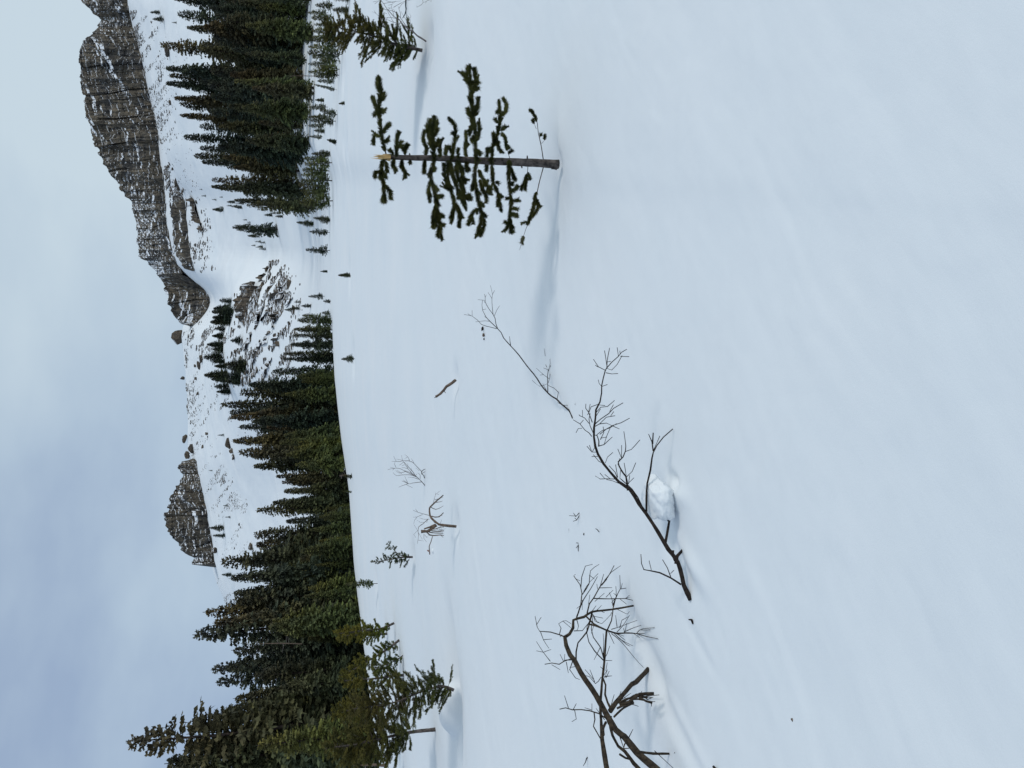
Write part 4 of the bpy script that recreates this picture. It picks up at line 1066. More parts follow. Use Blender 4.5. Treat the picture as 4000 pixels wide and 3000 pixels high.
tube("root_stub", [bp3(1575, 838), bp3(1600, 842), bp3(1614, 850)], [.012, .011, .006], M_BARK, BT, 7, .02, .2, origin=BO)
for (a_, b_) in [((1400, 776), (1400, 752)), ((960, 790), (962, 806)), ((1230, 800), (1232, 815)), ((1360, 828), (1362, 842)), ((1195, 800), (1200, 816)), ((555, 752), (552, 735))]:
    tube("branch_stub", [bp3(*a_), bp3(*b_)], [.006, .004], M_BARK, BT, 6, .02, .1, origin=BO)

# ------------------------------------------------------------------ dead branches traced as sheets standing on the snow
def dead(name, label, cat, trans, contact, polys, mt, jitter=.06, group=None, seed=0, parts_w=7, lift=0.0, twigmat=None, wmul=1.0, minr=0.0012):
    """contact: [(px,py)] where the thing meets the snow; depth of any piece follows that line."""
    cs = sorted([(py, hitY(px, py)) for px, py in contact])
    cy = np.array([c_[0] for c_ in cs]); cY = np.array([c_[1] for c_ in cs])
    pm = contact[0]; q = hit(*pm); O = np.array(q)
    root = empty(name, tuple(q), label, cat, group)
    rng = np.random.default_rng(seed + 77)
    memo = {}
    first = True
    made = []
    for pl in polys:
        w = pl[-1]; pts = pl[:-1]
        w0, w1 = (w if isinstance(w, tuple) else (w, max(w * .45, 1.8)))
        n = len(pts)
        # inherit depth offset from the nearest already placed vertex
        p0 = np.array(pts[0]); off = 0.0
        if made:
            d = [np.min(np.linalg.norm(m[0] - p0, axis=1)) for m in made]
            k_ = int(np.argmin(d)); mk = made[k_]; i_ = int(np.argmin(np.linalg.norm(mk[0] - p0, axis=1))); off = mk[1][i_]
        end = off + rng.uniform(-1, 1) * jitter * min(1.0, n / 3)
        if first: end = 0.0
        offs = np.linspace(off, end, n)
        W3 = []; Rr = []
        for i, (x, y) in enumerate(pts):
            X_, Y_ = trans(x, y); Yd = np.interp(Y_, cy, cY) + offs[i]
            p = P(X_, Y_, Yd)
            gz = float(base_z(p[0], p[1]))
            if p[2] < gz - .03: # slide forward to rest on the snow
                h = hit(X_, Y_)
                if h: p = np.array(h); p[2] += .004
            W3.append(p)
            ww = (w0 + (w1 - w0) * i / (n - 1)) * wmul * (1.18 if w0 >= 7 else 1.45)
            Rr.append(max(ww / 2 / trans(1, 0)[2] if False else ww / 2 / SCL[0] / 3000 * np.linalg.norm(p - np.array([0, 0, CAMZ])), minr))
        made.append((np.array(pts, float), offs))
        big = w0 >= parts_w
        nm = "stem" if first else ("branch" if big else "twig")
        kink = np.array(W3)
        if n > 2: kink[1:-1] += rng.normal(size=(n - 2, 3)) * np.array(Rr)[1:-1, None] * .5
        tube(nm, kink, Rr, mt if (big or twigmat is None) else twigmat, root, 8 if big else 5, .03, .16, origin=O)
        first = False
    return root
SCL = [1.0]

SCL[0] = 2.764
TB1 = S(1780, 1080, 2.764)
dead("dead_branch", "long slender leafless branch slanting over the snow between broken spruce and forked limb", "branch", TB1,
 [(2237, 1634), (2190, 1540), (2120, 1400), (2075, 1250), (2060, 1100)], [
 [(1262,1528),(1220,1450),(1140,1380),(1090,1325),(1040,1295),(985,1245),(930,1180),(860,1075),(770,965),(680,850),(590,745),(515,665),(490,605),(455,565),(435,510),(425,450),(400,400),(360,350),(320,275),(318,225),(310,190),(15,3)],
 [(405,410),(395,330),(390,240),(398,195),(385,130),(375,97),4],[(398,195),(420,150),3],[(390,235),(350,172),3],[(418,425),(440,370),(475,315),4],[(320,225),(330,195),3],[(318,258),(238,250),3],
 [(455,565),(375,490),(330,440),(295,370),(283,310),(290,255),6],[(290,358),(328,352),3],[(330,445),(312,432),3],[(375,485),(320,478),(215,490),4],[(445,565),(370,548),(280,517),(235,470),(178,428),(90,410),5],[(178,428),(177,365),3],[(165,422),(130,402),3],
 [(592,745),(588,690),(582,645),(8,3)],[(318,285),(308,265),3],
 [(995,1245),(992,1160),(992,1080),(997,1010),(998,968),(8,4)],[(998,995),(975,965),(970,900),(970,840),(962,778),4],[(1000,1020),(1020,975),(1028,940),(1023,890),4],[(998,1150),(1015,1080),(1018,1020),(1030,960),4],[(1010,1105),(950,1060),(920,1035),(870,990),4],[(950,1060),(908,1065),3],[(995,1005),(948,988),3],[(985,1240),(955,1190),(940,1155),5],
 [(1095,1325),(1105,1280),(1110,1250),(1060,1205),(1010,1180),(985,1160),(950,1175),(905,1185),(825,1120),5],[(1120,1370),(1165,1392),(1250,1390),(1298,1377),5],[(1130,1372),(1100,1362),6]], M_DEAD, .05, seed=1)

# forked limb: two crops share one photo-space transform
SCL[0] = 1.0
I = lambda x, y: (x, y)
A5 = lambda L_: [(2200 + x / 2.37, 1300 + y / 2.37) for x, y in L_]
AA = lambda L_: [(1700 + x / 1.185, 1000 + y / 1.185) for x, y in L_]
def a5(*L_): w = L_[-1]; w = tuple(q / 2.37 for q in w) if isinstance(w, tuple) else w / 2.37; return A5(L_[:-1]) + [w]
def aa(*L_): w = L_[-1]; w = tuple(q / 1.185 for q in w) if isinstance(w, tuple) else w / 1.185; return AA(L_[:-1]) + [w]
forked = [
 AA([(1182,1592),(1150,1520),(1115,1425),(1080,1360),(1050,1310),(1010,1240),(975,1185),(940,1145)]) + A5([(600,1465),(520,1380),(440,1290),(380,1215),(325,1130)]) + [(15, 8)],
 a5((325,1130),(300,1050),(278,960),(285,880),(290,800),(310,720),(340,640),(357,560),(358,495),(370,420),(390,350),(402,320),(405,260),(430,140),(19,5)),
 a5((402,300),(395,240),(383,165),4),a5((410,270),(440,263),3),a5((405,325),(450,275),(510,220),(540,185),(590,152),6),a5((512,220),(500,135),4),a5((528,200),(525,168),3),a5((530,218),(610,221),4),a5((545,210),(500,290),(450,345),(405,330),4),
 a5((390,347),(325,315),(280,245),5),a5((325,318),(297,300),3),a5((395,370),(450,380),(508,377),5),a5((355,495),(335,470),(325,435),4),a5((358,497),(408,478),4),a5((330,660),(260,685),(240,730),(225,760),5),a5((335,668),(388,673),3),
 a5((300,745),(350,690),(410,680),(475,627),5),a5((300,780),(345,705),4),a5((290,850),(350,800),(420,745),(470,700),(555,648),7),a5((430,730),(465,665),4),a5((290,870),(340,845),(400,835),(450,860),(520,890),6),a5((330,850),(400,780),(480,768),5),a5((440,770),(468,730),4),
 a5((340,940),(400,895),(460,860),(540,830),(615,790),6),a5((310,945),(360,910),(430,880),(495,840),5),a5((330,1050),(335,1000),(315,950),(285,945),9),a5((280,930),(250,860),(240,800),(250,745),6),a5((270,830),(235,740),(210,700),(210,658),6),a5((235,735),(250,660),4),
 a5((240,840),(200,790),(150,765),(147,758),5),a5((180,775),(178,715),3),a5((265,960),(240,925),(200,900),(155,845),(92,805),6),a5((155,845),(187,808),3),a5((175,885),(140,885),(118,925),3),a5((325,1050),(380,1035),(410,1000),(455,965),7),a5((380,1030),(400,960),(433,885),4),
 a5((345,990),(375,920),(370,870),5),a5((345,975),(405,965),3),a5((310,1105),(265,1105),(220,1050),5),a5((265,1105),(243,1040),4),a5((300,1045),(270,1100),3),a5((320,1145),(265,1145),4),a5((375,1210),(330,1190),(280,1130),5),a5((390,1205),(410,1150),(460,1108),4),
 a5((500,1355),(400,1352),(340,1350),(297,1325),5),a5((385,1350),(340,1298),3),a5((440,1355),(385,1312),4),a5((515,1395),(460,1370),(400,1358),4),a5((500,1340),(480,1290),(425,1230),5),a5((505,1340),(485,1220),4),a5((525,1350),(530,1275),3),
 a5((600,1460),(590,1380),(580,1330),(540,1280),(512,1230),(515,1190),(550,1150),(575,1100),(580,1050),(562,912),(14,4)),a5((575,1100),(630,1080),(710,992),5),a5((540,1160),(505,1075),4),a5((540,1155),(541,1040),4),a5((520,1225),(503,1215),4),a5((525,1190),(520,1165),4),
 a5((585,1335),(640,1285),(672,1203),5),a5((585,1330),(565,1205),4),a5((605,1400),(615,1320),4),a5((600,1395),(655,1343),4),a5((725,1600),(690,1520),(640,1450),(600,1410),(530,1350),(10,5)),
 a5((770,1655),(770,1540),(785,1400),(800,1270),(820,1160),(833,1110),(870,1050),(930,970),(1015,890),(17,7)),a5((833,1095),(822,1010),(790,937),(9,5)),a5((828,1030),(833,925),(10,6)),a5((835,1090),(895,955),4),
 aa((1065,1330),(1075,1260),(1085,1220),(1089,1183),(8,6)),aa((1080,1228),(1068,1210),(5,4)),aa((1115,1425),(1120,1390),(1155,1350),(14,10)),aa((1110,1412),(1100,1380),(1100,1362),(7,9)),
 aa((1138,1520),(1090,1490),(1040,1470),(1000,1455),(965,1450),(955,1425),(952,1380),(6,2)),aa((1000,1452),(990,1410),2),aa((1090,1485),(1075,1440),(1052,1405),3),aa((1090,1470),(1105,1455),2)]
dead("dead_limb", "heavy black forked limb with many bare twigs, resting past the snow block", "branch", I,
 [(2697, 2344), (2675, 2160), (2640, 2000), (2632, 1800), (2628, 1674), (2610, 1500), (2600, 1350)], forked, M_DEAD, .05, seed=2, parts_w=4)

SCL[0] = 1.843
T3 = S(1900, 2100, 1.843)
tangle = [
 [(1330,1790),(1250,1700),(1100,1545),(1000,1440),(930,1370),(870,1280),(810,1180),(740,1070),(690,980),(640,900),(595,840),(580,780),(565,715),(40,22)],
 [(565,715),(600,690),(625,650),(630,600),(700,570),(760,540),(900,515),(1065,490),(20,10)],
 [(565,715),(525,700),(460,680),(385,678),(365,645),(350,565),(8,3)],[(360,630),(395,572),3],[(390,680),(410,735),(450,797),4],[(410,735),(470,730),3],[(525,700),(540,650),(520,620),(550,600),(575,598),(610,620),4],[(550,600),(620,660),3],[(540,702),(530,715),5],
 [(630,672),(690,670),(730,620),(745,600),5],
 [(645,590),(680,480),(690,400),(675,340),(625,275),(640,265),8],[(672,310),(650,300),3],[(680,360),(690,280),(715,205),(765,192),5],[(690,410),(740,330),(750,240),(812,192),5],[(700,390),(725,350),(745,320),(805,258),4],[(650,570),(700,450),(750,370),(800,280),6],[(690,480),(650,510),3],[(690,450),(690,520),3],[(740,270),(778,298),3],
 [(725,545),(745,480),(770,430),(820,350),(870,290),(920,200),9],[(850,310),(900,250),(968,202),5],[(820,350),(845,262),4],[(800,370),(795,335),3],[(830,345),(868,300),3],[(815,362),(905,360),4],[(775,438),(880,440),(1000,440),(1070,455),6],[(780,460),(850,400),3],[(860,430),(912,378),3],[(735,480),(745,410),3],
 [(1000,440),(1030,415),3],[(990,440),(1030,430),3],[(910,490),(935,430),(950,400),(965,370),(960,270),6],[(965,370),(1030,360),4],[(970,365),(978,330),3],[(910,490),(905,440),(885,395),4],[(915,500),(930,430),(932,350),5],[(960,440),(1010,480),3],[(925,440),(900,470),4],[(940,420),(915,400),3],
 [(760,540),(745,600),(720,680),(660,760),(645,820),(645,890),(9,8)],
 [(720,570),(780,620),(860,665),(10,11)],[(860,665),(940,690),(1010,690),(1080,690),(1150,710),(1240,728),(10,3)],[(870,665),(900,600),(915,480),(8,6)],[(735,622),(790,640),(860,665),(9,10)],
 [(940,680),(980,640),(1030,560),4],[(900,660),(960,640),(1090,595),4],[(990,680),(1060,650),(1120,630),4],[(1080,690),(1120,660),(1215,648),4],[(940,640),(930,560),4],[(960,650),(975,595),4],[(1060,690),(1110,720),3],[(1010,690),(1145,690),3],[(1120,665),(1185,665),3],[(910,680),(960,730),(1055,780),4],[(930,700),(1010,770),(1035,782),4],[(900,690),(970,750),(1060,860),(1130,935),4],[(880,680),(920,765),4],[(1000,670),(1010,615),3],[(880,670),(950,700),(1000,740),4],[(900,675),(990,710),4],[(975,595),(1020,570),3],[(1000,690),(985,650),4],
 [(755,545),(800,520),(828,488),4],[(760,530),(790,490),3],[(770,560),(800,610),(830,620),(895,555),4],[(765,550),(780,600),(810,610),4],[(900,540),(895,560),4],[(940,515),(1015,550),(1035,532),3],[(800,520),(850,540),3],[(760,560),(770,640),(755,690),4],[(750,560),(790,570),(840,580),3],[(650,590),(665,640),(650,670),4],
 [(890,1720),(885,1690),(850,1500),(830,1420),(825,1300),(34,15)],[(825,1300),(822,1200),(825,1100),(840,960),(850,850),(860,740),(865,670),(15,11)],
 [(845,885),(780,820),(740,750),(720,690),(725,640),(760,560),6],[(845,870),(820,790),(770,720),(755,660),(760,600),6],[(850,870),(870,840),(888,780),4],[(840,850),(845,760),(840,690),4],[(820,790),(775,880),4],[(860,885),(905,885),3],[(845,950),(820,930),4],[(860,960),(870,900),3],
 [(825,1005),(785,1050),(740,1000),(700,990),4],[(780,1040),(745,950),4],[(770,1020),(710,950),3],[(840,1000),(870,950),(850,1010),3],[(850,1000),(905,995),5],[(860,1010),(885,960),4],
 [(900,1240),(870,1190),(855,1130),(855,1060),(835,1000),(15,8)],
 [(890,1250),(930,1190),(1000,1110),(1060,1060),(1100,1020),(1172,940),(26,27)],
 [(960,1200),(1030,1180),(1100,1140),(1205,1125),(15,19)],[(1100,1150),(1150,1180),(1195,1187),(11,15)],[(920,1290),(980,1230),(1060,1190),(12,12)],[(960,1210),(1010,1200),(1060,1180),(10,8)],[(970,1190),(1030,1160),(1090,1130),(1150,1125),(8,9)],[(1150,1140),(1250,1132),4],[(1150,1145),(1225,1155),4],[(1180,1185),(1215,1180),4],[(960,1175),(1040,1120),4],[(950,1160),(970,1105),4],[(1050,1200),(1095,1215),4],[(895,1220),(920,1130),4],[(1185,1190),(1190,1215),5],[(950,1190),(1010,1160),(1080,1140),(1160,1150),(12,12)],[(940,1230),(1000,1205),(1050,1195),(12,14)],[(1040,1165),(1090,1160),(1140,1170),(9,10)],[(985,1185),(1000,1150),5],[(1090,1150),(1120,1105),4],[(1120,1135),(1160,1165),(1200,1150),6],
 [(620,880),(570,885),(525,912),(470,905),(420,912),(7,4)],[(460,890),(410,825),(360,748),4],[(410,825),(360,815),3],[(410,825),(465,805),3],[(555,890),(530,840),3],[(560,890),(565,838),3],[(470,915),(530,950),3],[(575,895),(590,975),4],[(620,890),(600,950),(640,1010),(672,1022),5],[(635,930),(600,935),3],[(560,890),(590,880),(610,870),5],
 [(860,1300),(810,1270),(740,1245),(680,1235),(620,1238),(570,1225),(527,1235),(7,5)],[(590,1225),(562,1138),4],[(625,1238),(647,1195),4],[(635,1240),(647,1305),(615,1325),4],[(760,1250),(760,1195),3],[(755,1240),(708,1225),3],[(775,1260),(780,1310),(775,1360),(820,1445),(7,6)],[(850,1310),(790,1230),4],
 [(860,1330),(840,1380),(845,1420),(14,14)],[(885,1320),(900,1430),(950,1500),(1000,1560),(1060,1640),(1150,1720),(14,22)],[(960,1560),(1000,1590),(1050,1600),(12,8)],
 [(1080,1540),(1200,1550),(1350,1556),(15,12)],[(1340,1556),(1362,1548),6],[(1210,1535),(1270,1590),(1350,1665),4],[(960,1430),(990,1520),5],[(1020,1450),(1055,1380),5],[(1010,1460),(990,1520),(1060,1515),8],[(905,1320),(925,1370),(940,1400),6],[(880,1340),(870,1300),(900,1290),(12,10)]]
dead("dead_limb_tangle", "tangle of thick dark crooked limbs and bare twigs arching over the snow", "branch", T3,
 [(2534, 2613), (2478, 2366), (2470, 2200), (2632, 2944), (2660, 3050)], tangle, M_DEAD2, .10, seed=3, twigmat=M_DEAD)

SCL[0] = 3.318
T7 = S(1400, 1700, 3.318)
dead("uprooted_stump", "small grey uprooted stump with claw-like roots reaching down to the snow", "stump", T7, [(1781, 2057), (1770, 2000), (1775, 2200)], [
 [(1268,1183),(1150,1178),(1055,1165),(1000,1130),(950,1080),(930,1020),(920,950),(30,18)],[(920,950),(935,935),(990,870),(1050,820),(1102,775),(18,12)],
 [(940,935),(1000,960),(1060,940),(1102,915),8],[(1000,870),(1060,865),(1090,853),8],[(985,840),(1040,825),(1100,805),5],[(968,890),(980,830),(1000,770),(1065,717),4],[(1000,770),(995,735),3],[(1020,760),(1045,772),3],
 [(950,1050),(990,1060),(1040,1050),(1102,1005),(13,10)],[(1040,1050),(1090,1037),7],[(1060,1150),(1080,1095),4],[(920,1040),(840,1020),(770,1000),(705,970),5],[(770,1000),(740,955),4],[(830,1030),(760,1060),(730,1100),(715,1150),4],[(760,1060),(710,1063),3],[(920,1087),(850,1090),(790,1070),4],
 [(900,1090),(830,1150),(780,1190),(775,1240),(780,1300),(765,1405),(7,3)],[(850,1130),(800,1130),(760,1100),3],[(770,1240),(720,1160),3],[(770,1235),(710,1290),3],[(775,1260),(830,1350),3],[(775,1360),(845,1372),3],[(885,1130),(900,1090),4],[(720,1290),(745,1330),3],
 [(1000,1160),(930,1190),(850,1215),(24,14)],[(1010,1165),(950,1210),(890,1235),(850,1245),(34,30)],[(850,1248),(812,1252),(30,38)],[(880,1250),(920,1290),(980,1300),(1070,1290),(1107,1300),(16,8)],[(900,1250),(950,1265),(1060,1270),(1100,1270),(12,8)],[(950,1240),(1050,1245),(1110,1240),(12,9)],[(940,1220),(1000,1210),(1060,1190),(1110,1190),(12,7)],
 [(1060,1180),(1080,1230),(1130,1210),4],[(1060,1290),(1100,1325),7],[(1040,1200),(1060,1230),(1110,1245),4],[(850,1280),(850,1340),(885,1385),4],[(860,1290),(890,1330),(910,1300),3],[(1000,1210),(1040,1230),(1100,1215),4],
 [(960,1310),(940,1380),(920,1440),(920,1500),(8,11)]], M_GREYW, .04, seed=4, twigmat=M_TWIGG)
SCL[0] = 3.318
dead("broken_stick", "short reddish splintered stick end beside the uprooted stump", "stick", T7, [(1682, 2158)], [[(895,1493),(918,1515),(922,1548),(16,8)]], M_RED, .0, seed=5, parts_w=3)
dead("bare_shrub", "small fan-shaped grey leafless shrub on the open snow", "shrub", T7, [(1660, 1896), (1662, 1830)], [
 [(862,652),(820,600),(760,540),(700,500),(640,430),(570,330),(490,310),(8,2)],[(820,605),(700,620),(650,630),(580,580),5],[(650,625),(570,655),(520,675),4],[(620,640),(705,683),3],[(640,620),(600,530),3],[(640,625),(560,590),3],[(630,610),(575,600),3],[(760,545),(680,515),(560,515),(490,525),(450,485),5],[(720,520),(620,470),(540,435),(470,430),(380,445),5],[(470,430),(410,415),3],
 [(650,440),(590,420),(560,420),3],[(560,340),(490,340),(430,340),4],[(490,340),(455,270),3],[(570,325),(560,260),3],[(590,345),(530,390),3],[(610,470),(530,490),(480,450),4],[(560,500),(500,450),3],[(490,420),(465,370),(475,350),3],[(800,560),(800,510),(770,490),4],[(700,500),(640,470),(600,460),4],[(780,570),(700,545),(640,545),4],[(600,380),(560,400),3],[(680,470),(690,430),3],
 [(640,420),(640,365),3],[(740,530),(760,500),3],[(470,430),(440,455),3],[(740,530),(700,470),(640,400),(590,345),6]], M_TWIGG, .12, seed=6, wmul=1.15)
dead("bare_shrub", "little dark crooked twig clump right beside the fan-shaped shrub", "shrub", T7, [(1662, 1862)], [
 [(857,557),(850,520),(822,500),(820,470),(10,8)],[(820,470),(850,442),(875,437),8],[(825,498),(850,480),(870,465),6],[(820,470),(760,410),(710,360),(665,335),(560,325),(6,3)],[(665,335),(640,280),(600,250),4],[(720,360),(685,300),3],[(790,460),(745,425),3],[(640,285),(600,300),3],[(660,320),(610,340),3]], M_DEAD2, .05, seed=7, twigmat=M_TWIGG)
SCL[0] = 1.0
dead("bent_stick", "single short bent brown stick standing in the snow with a frayed tip", "stick", I, [(1778, 1485)], [
 [(1780,1484),(1762,1494),(1745,1510),(1733,1524),(1718,1538),(1702,1550),(10,8)],[(1704,1549),(1697,1554),3],[(1735,1525),(1740,1535),2]], M_GREYW, .02, seed=8, parts_w=5)
# small twigs poking from the snow
U1 = S(1700, 1000, 1.185)
def bit(label, contact, polys, seed, mt=M_DEAD, cat="twig"):
    SCL[0] = 1.185
    dead("snow_twig", label, cat, U1, [contact], polys, mt, .02, "small twigs poking out of the snow", seed=seed, wmul=1.0)
bit("forked twig tip, first of the small twigs between the forked limb and the tangle", (2263, 2005), [[(668,1188),(652,1205),(620,1202),3],[(652,1207),(640,1190),3],[(668,1200),(655,1222),(638,1228),3],[(655,1220),(645,1212),2]], 20)
bit("curved twig second of the small twigs before the tangle", (2222, 2072), [[(622,1262),(622,1282),(633,1303),(6,2)]], 21)
bit("tiny dark stub in the middle of the small twigs", (2283, 2086), [[(690,1283),(687,1292),(6,4)]], 22)
bit("thin straight twig nearest the forked limb among the small twigs", (2342, 2076), [[(758,1276),(750,1266),(742,1262),3]], 23)
bit("three-pronged twig last of the small twigs before the tangle", (2262, 2118), [[(668,1330),(662,1348),(662,1367),4],[(665,1335),(652,1352),3],[(668,1330),(652,1328),3]], 24)
bit("small dark pointed twig on the snow past the butt of the forked limb", (2706, 2432), [[(2703-1700)*1.185 and ((2690-1700)*1.185,(2420-1000)*1.185),((2700-1700)*1.185,(2426-1000)*1.185),((2708-1700)*1.185,(2436-1000)*1.185),(4,9)]], 25)
bit("thin kinked twig on the plain snow between tangle and near firs", (2295, 2960), [[((2296-1700)*1.185,(2958-1000)*1.185),((2290-1700)*1.185,(2962-1000)*1.185),((2286-1700)*1.185,(2978-1000)*1.185),((2278-1700)*1.185,(2992-1000)*1.185),4]], 26)
bit("tiny brown seed-like scrap alone far out on the empty near snow", (3095, 2812), [[((3092-1700)*1.185,(2808-1000)*1.185),((3098-1700)*1.185,(2818-1000)*1.185),(6,5)]], 27, M_GREYW, "debris")
bit("dark stub cut by the frame edge beyond the tangle", (2795, 3005), [[((2786-1700)*1.185,(2994-1000)*1.185),((2800-1700)*1.185,(3010-1000)*1.185),(8,10)]], 28)
# lumps beside the slender branch
for (px, py, s_, lab, mt) in [(1884, 1285, 17, "black lichen-like clump under the tip of the slender branch", M_DEAD), (1889, 1309, 13, "brown cone-like lump in the middle of the three scraps", M_GREYW), (1890, 1325, 8, "smallest black scrap below the brown lump", M_DEAD)]:
    q = hit(px + s_ * .3, py); me = rock_mesh(py, 2).copy(); me.materials.clear(); me.materials.append(mt)
    a = np.zeros(len(me.vertices) * 3); me.vertices.foreach_get('co', a); a = a.reshape(-1, 3); a += RNG.normal(size=a.shape) * .12; me.vertices.foreach_set('co', a.ravel().astype(np.float32)); me.update()
    o = link("debris_lump", me); k_ = s_ / 2 / 3000 * q[1]
    o.location = (q[0], q[1], q[2] + k_ * .6); o.scale = (k_ * 1.1, k_, k_ * 1.1); tag(o, lab, "debris", "dark scraps beside the slender branch")

# ------------------------------------------------------------------ snow block under the forked limb
import bmesh
def snow_block(name, px, py, sx, sz, label, seed, rot=.4, scl=(1, .8, .9), sink=.25):
    q = hit(px, py); k_ = q[1] / 3000
    bm = bmesh.new(); bmesh.ops.create_icosphere(bm, subdivisions=5, radius=1)
    rg = np.random.default_rng(seed); pl = rg.normal(size=(13, 3)); pl /= np.linalg.norm(pl, axis=1)[:, None]; dd_ = rg.uniform(.66, .97, 13)
    for vtx in bm.verts:
        c = np.array(vtx.co)
        for j in range(13):
            t_ = c @ pl[j]
            if t_ > dd_[j]: c = c - pl[j] * (t_ - dd_[j]) * .96
        c = c * (1 + .16 * float(fbm(c[0] * 2.0 + 5, c[1] * 2.2 + c[2] * 1.7, 3, seed)) + .08 * float(fbm(c[0] * 7, c[1] * 6 + c[2] * 7, 3, seed, .6)))
        vtx.co = c * np.array(scl)
    me = bpy.data.meshes.new(name); bm.to_mesh(me); bm.free()
    me.polygons.foreach_set('use_smooth', np.ones(len(me.polygons), bool)); me.materials.append(M_SNOW)
    o = link(name, me); o.location = (q[0], q[1], q[2] + sz / 2 * k_ * (1 - sink)); o.scale = (sx / 2 * k_, sx / 2 * k_ * 1.1, sz / 2 * k_)
    o.rotation_euler = (.15, -.1, rot)
    return tag(o, label, "snow block")
snow_block("snow_block", 2632, 1945, 200, 175, "bright chunky block of snow lying beneath the forked limb", 4)
snow_block("snow_block", 1693, 2152, 22, 10, "little snow clod beside the reddish splintered stick", 11, sink=.4)

# ------------------------------------------------------------------ near young firs with real needles
def fir(name, label, path, contact, wbase, lenf, nbr, color, seed, start=.08, density=1.0, updir=0.0, dense_needle=520, ln=.035, wd=.006, group=None, tipw=.15, side=None, lateral=None):
    """path: photo pixels along the stem from the snow upward."""
    rng = np.random.default_rng(seed)
    q = hit(*contact); Y0 = q[1]; O = np.array(q)
    root = empty(name, tuple(q), label, "tree", group)
    pts = np.array([P(x, y, Y0 + .0 * i) for i, (x, y) in enumerate(path)])
    m_px = math.hypot(Y0, .5) / 3000
    rad = np.linspace(wbase / 2 * m_px, wbase / 2 * m_px * tipw, len(pts))
    p_, r_ = smooth_path(pts, rad, .04)
    V, Fq, Ft = tube_arrays(p_, r_, 8, .08, rng)
    link("trunk", mesh_np("trunk", V - O, Fq, Ft), root, M_BARK)
    T = np.gradient(p_, axis=0); T /= np.linalg.norm(T, axis=1)[:, None]
    seg = np.concatenate([[0], np.cumsum(np.linalg.norm(np.diff(p_, axis=0), axis=1))]); Lt = seg[-1]
    for k_ in range(nbr):
        f = start + (1 - start) * (k_ + rng.random()) / nbr
        if f > .985: f = .985
        c = np.array([np.interp(f * Lt, seg, p_[:, j]) for j in range(3)]); t_ = np.array([np.interp(f * Lt, seg, T[:, j]) for j in range(3)])
        ang = rng.random() * 6.283
        a_ = np.cross(t_, [0, 1, .01]); a_ /= np.linalg.norm(a_); b_ = np.cross(t_, a_)
        d = a_ * math.cos(ang) + b_ * math.sin(ang)
        if side is not None and d[0] * side < -.2 and rng.random() < .7: d = d * np.array([-1, 1, 1])
        L_ = lenf(f) * m_px * rng.uniform(.35, 1.2)
        if L_ < .01: continue
        d = d + t_ * rng.uniform(-.1, .65) + np.array([0, 0, updir + rng.uniform(-.25, .2)])
        d /= np.linalg.norm(d)
        n = 6; ss = np.linspace(0, 1, n)
        curve = c + d * L_ * ss[:, None] + np.array([0, 0, 1]) * (.20 * L_ * (ss ** 2 - .9 * ss))[:, None] + rng.normal(size=(n, 3)) * .012 * L_
        rb = max(.0025, L_ * .012)
        V, Fq, Ft = tube_arrays(curve, np.linspace(rb, rb * .35, n), 5)
        b = link("branch", mesh_np("branch", V - O, Fq, Ft), root, M_BARK)
        NV = []; NF = []; cc = 0
        V, Ft = needle_arrays(curve[1:], None, rng, dense_needle * density, ln, wd, up=.1); NV.append(V); NF.append(Ft); cc = len(V)
        for j in range(int(3 + L_ / .035)):
            s_ = rng.uniform(.2, .95); p0 = c + d * L_ * s_ + np.array([0, 0, 1]) * (.20 * L_ * (s_ * s_ - .9 * s_))
            sv_ = np.cross(d, [0, 0, 1.0]); sv_ /= np.linalg.norm(sv_) + 1e-9
            dd2 = d * .8 + sv_ * rng.choice([-1, 1]) * rng.uniform(.4, 1) + np.array([0, 0, rng.uniform(-.25, .25)]); dd2 /= np.linalg.norm(dd2)
            l2 = L_ * rng.uniform(.2, .5) * (1.1 - s_ * .6)
            V, Ft = needle_arrays(np.array([p0, p0 + dd2 * l2 * .5, p0 + dd2 * l2]), None, rng, dense_needle * density, ln * .9, wd, up=.05)
            NV.append(V); NF.append(Ft + cc); cc += len(V)
        nd = link("needles", mesh_np("needles", np.concatenate(NV) - O, None, np.concatenate(NF), False), b, M_NEEDLE2)
        nd.color = (*color, 1)
    return root
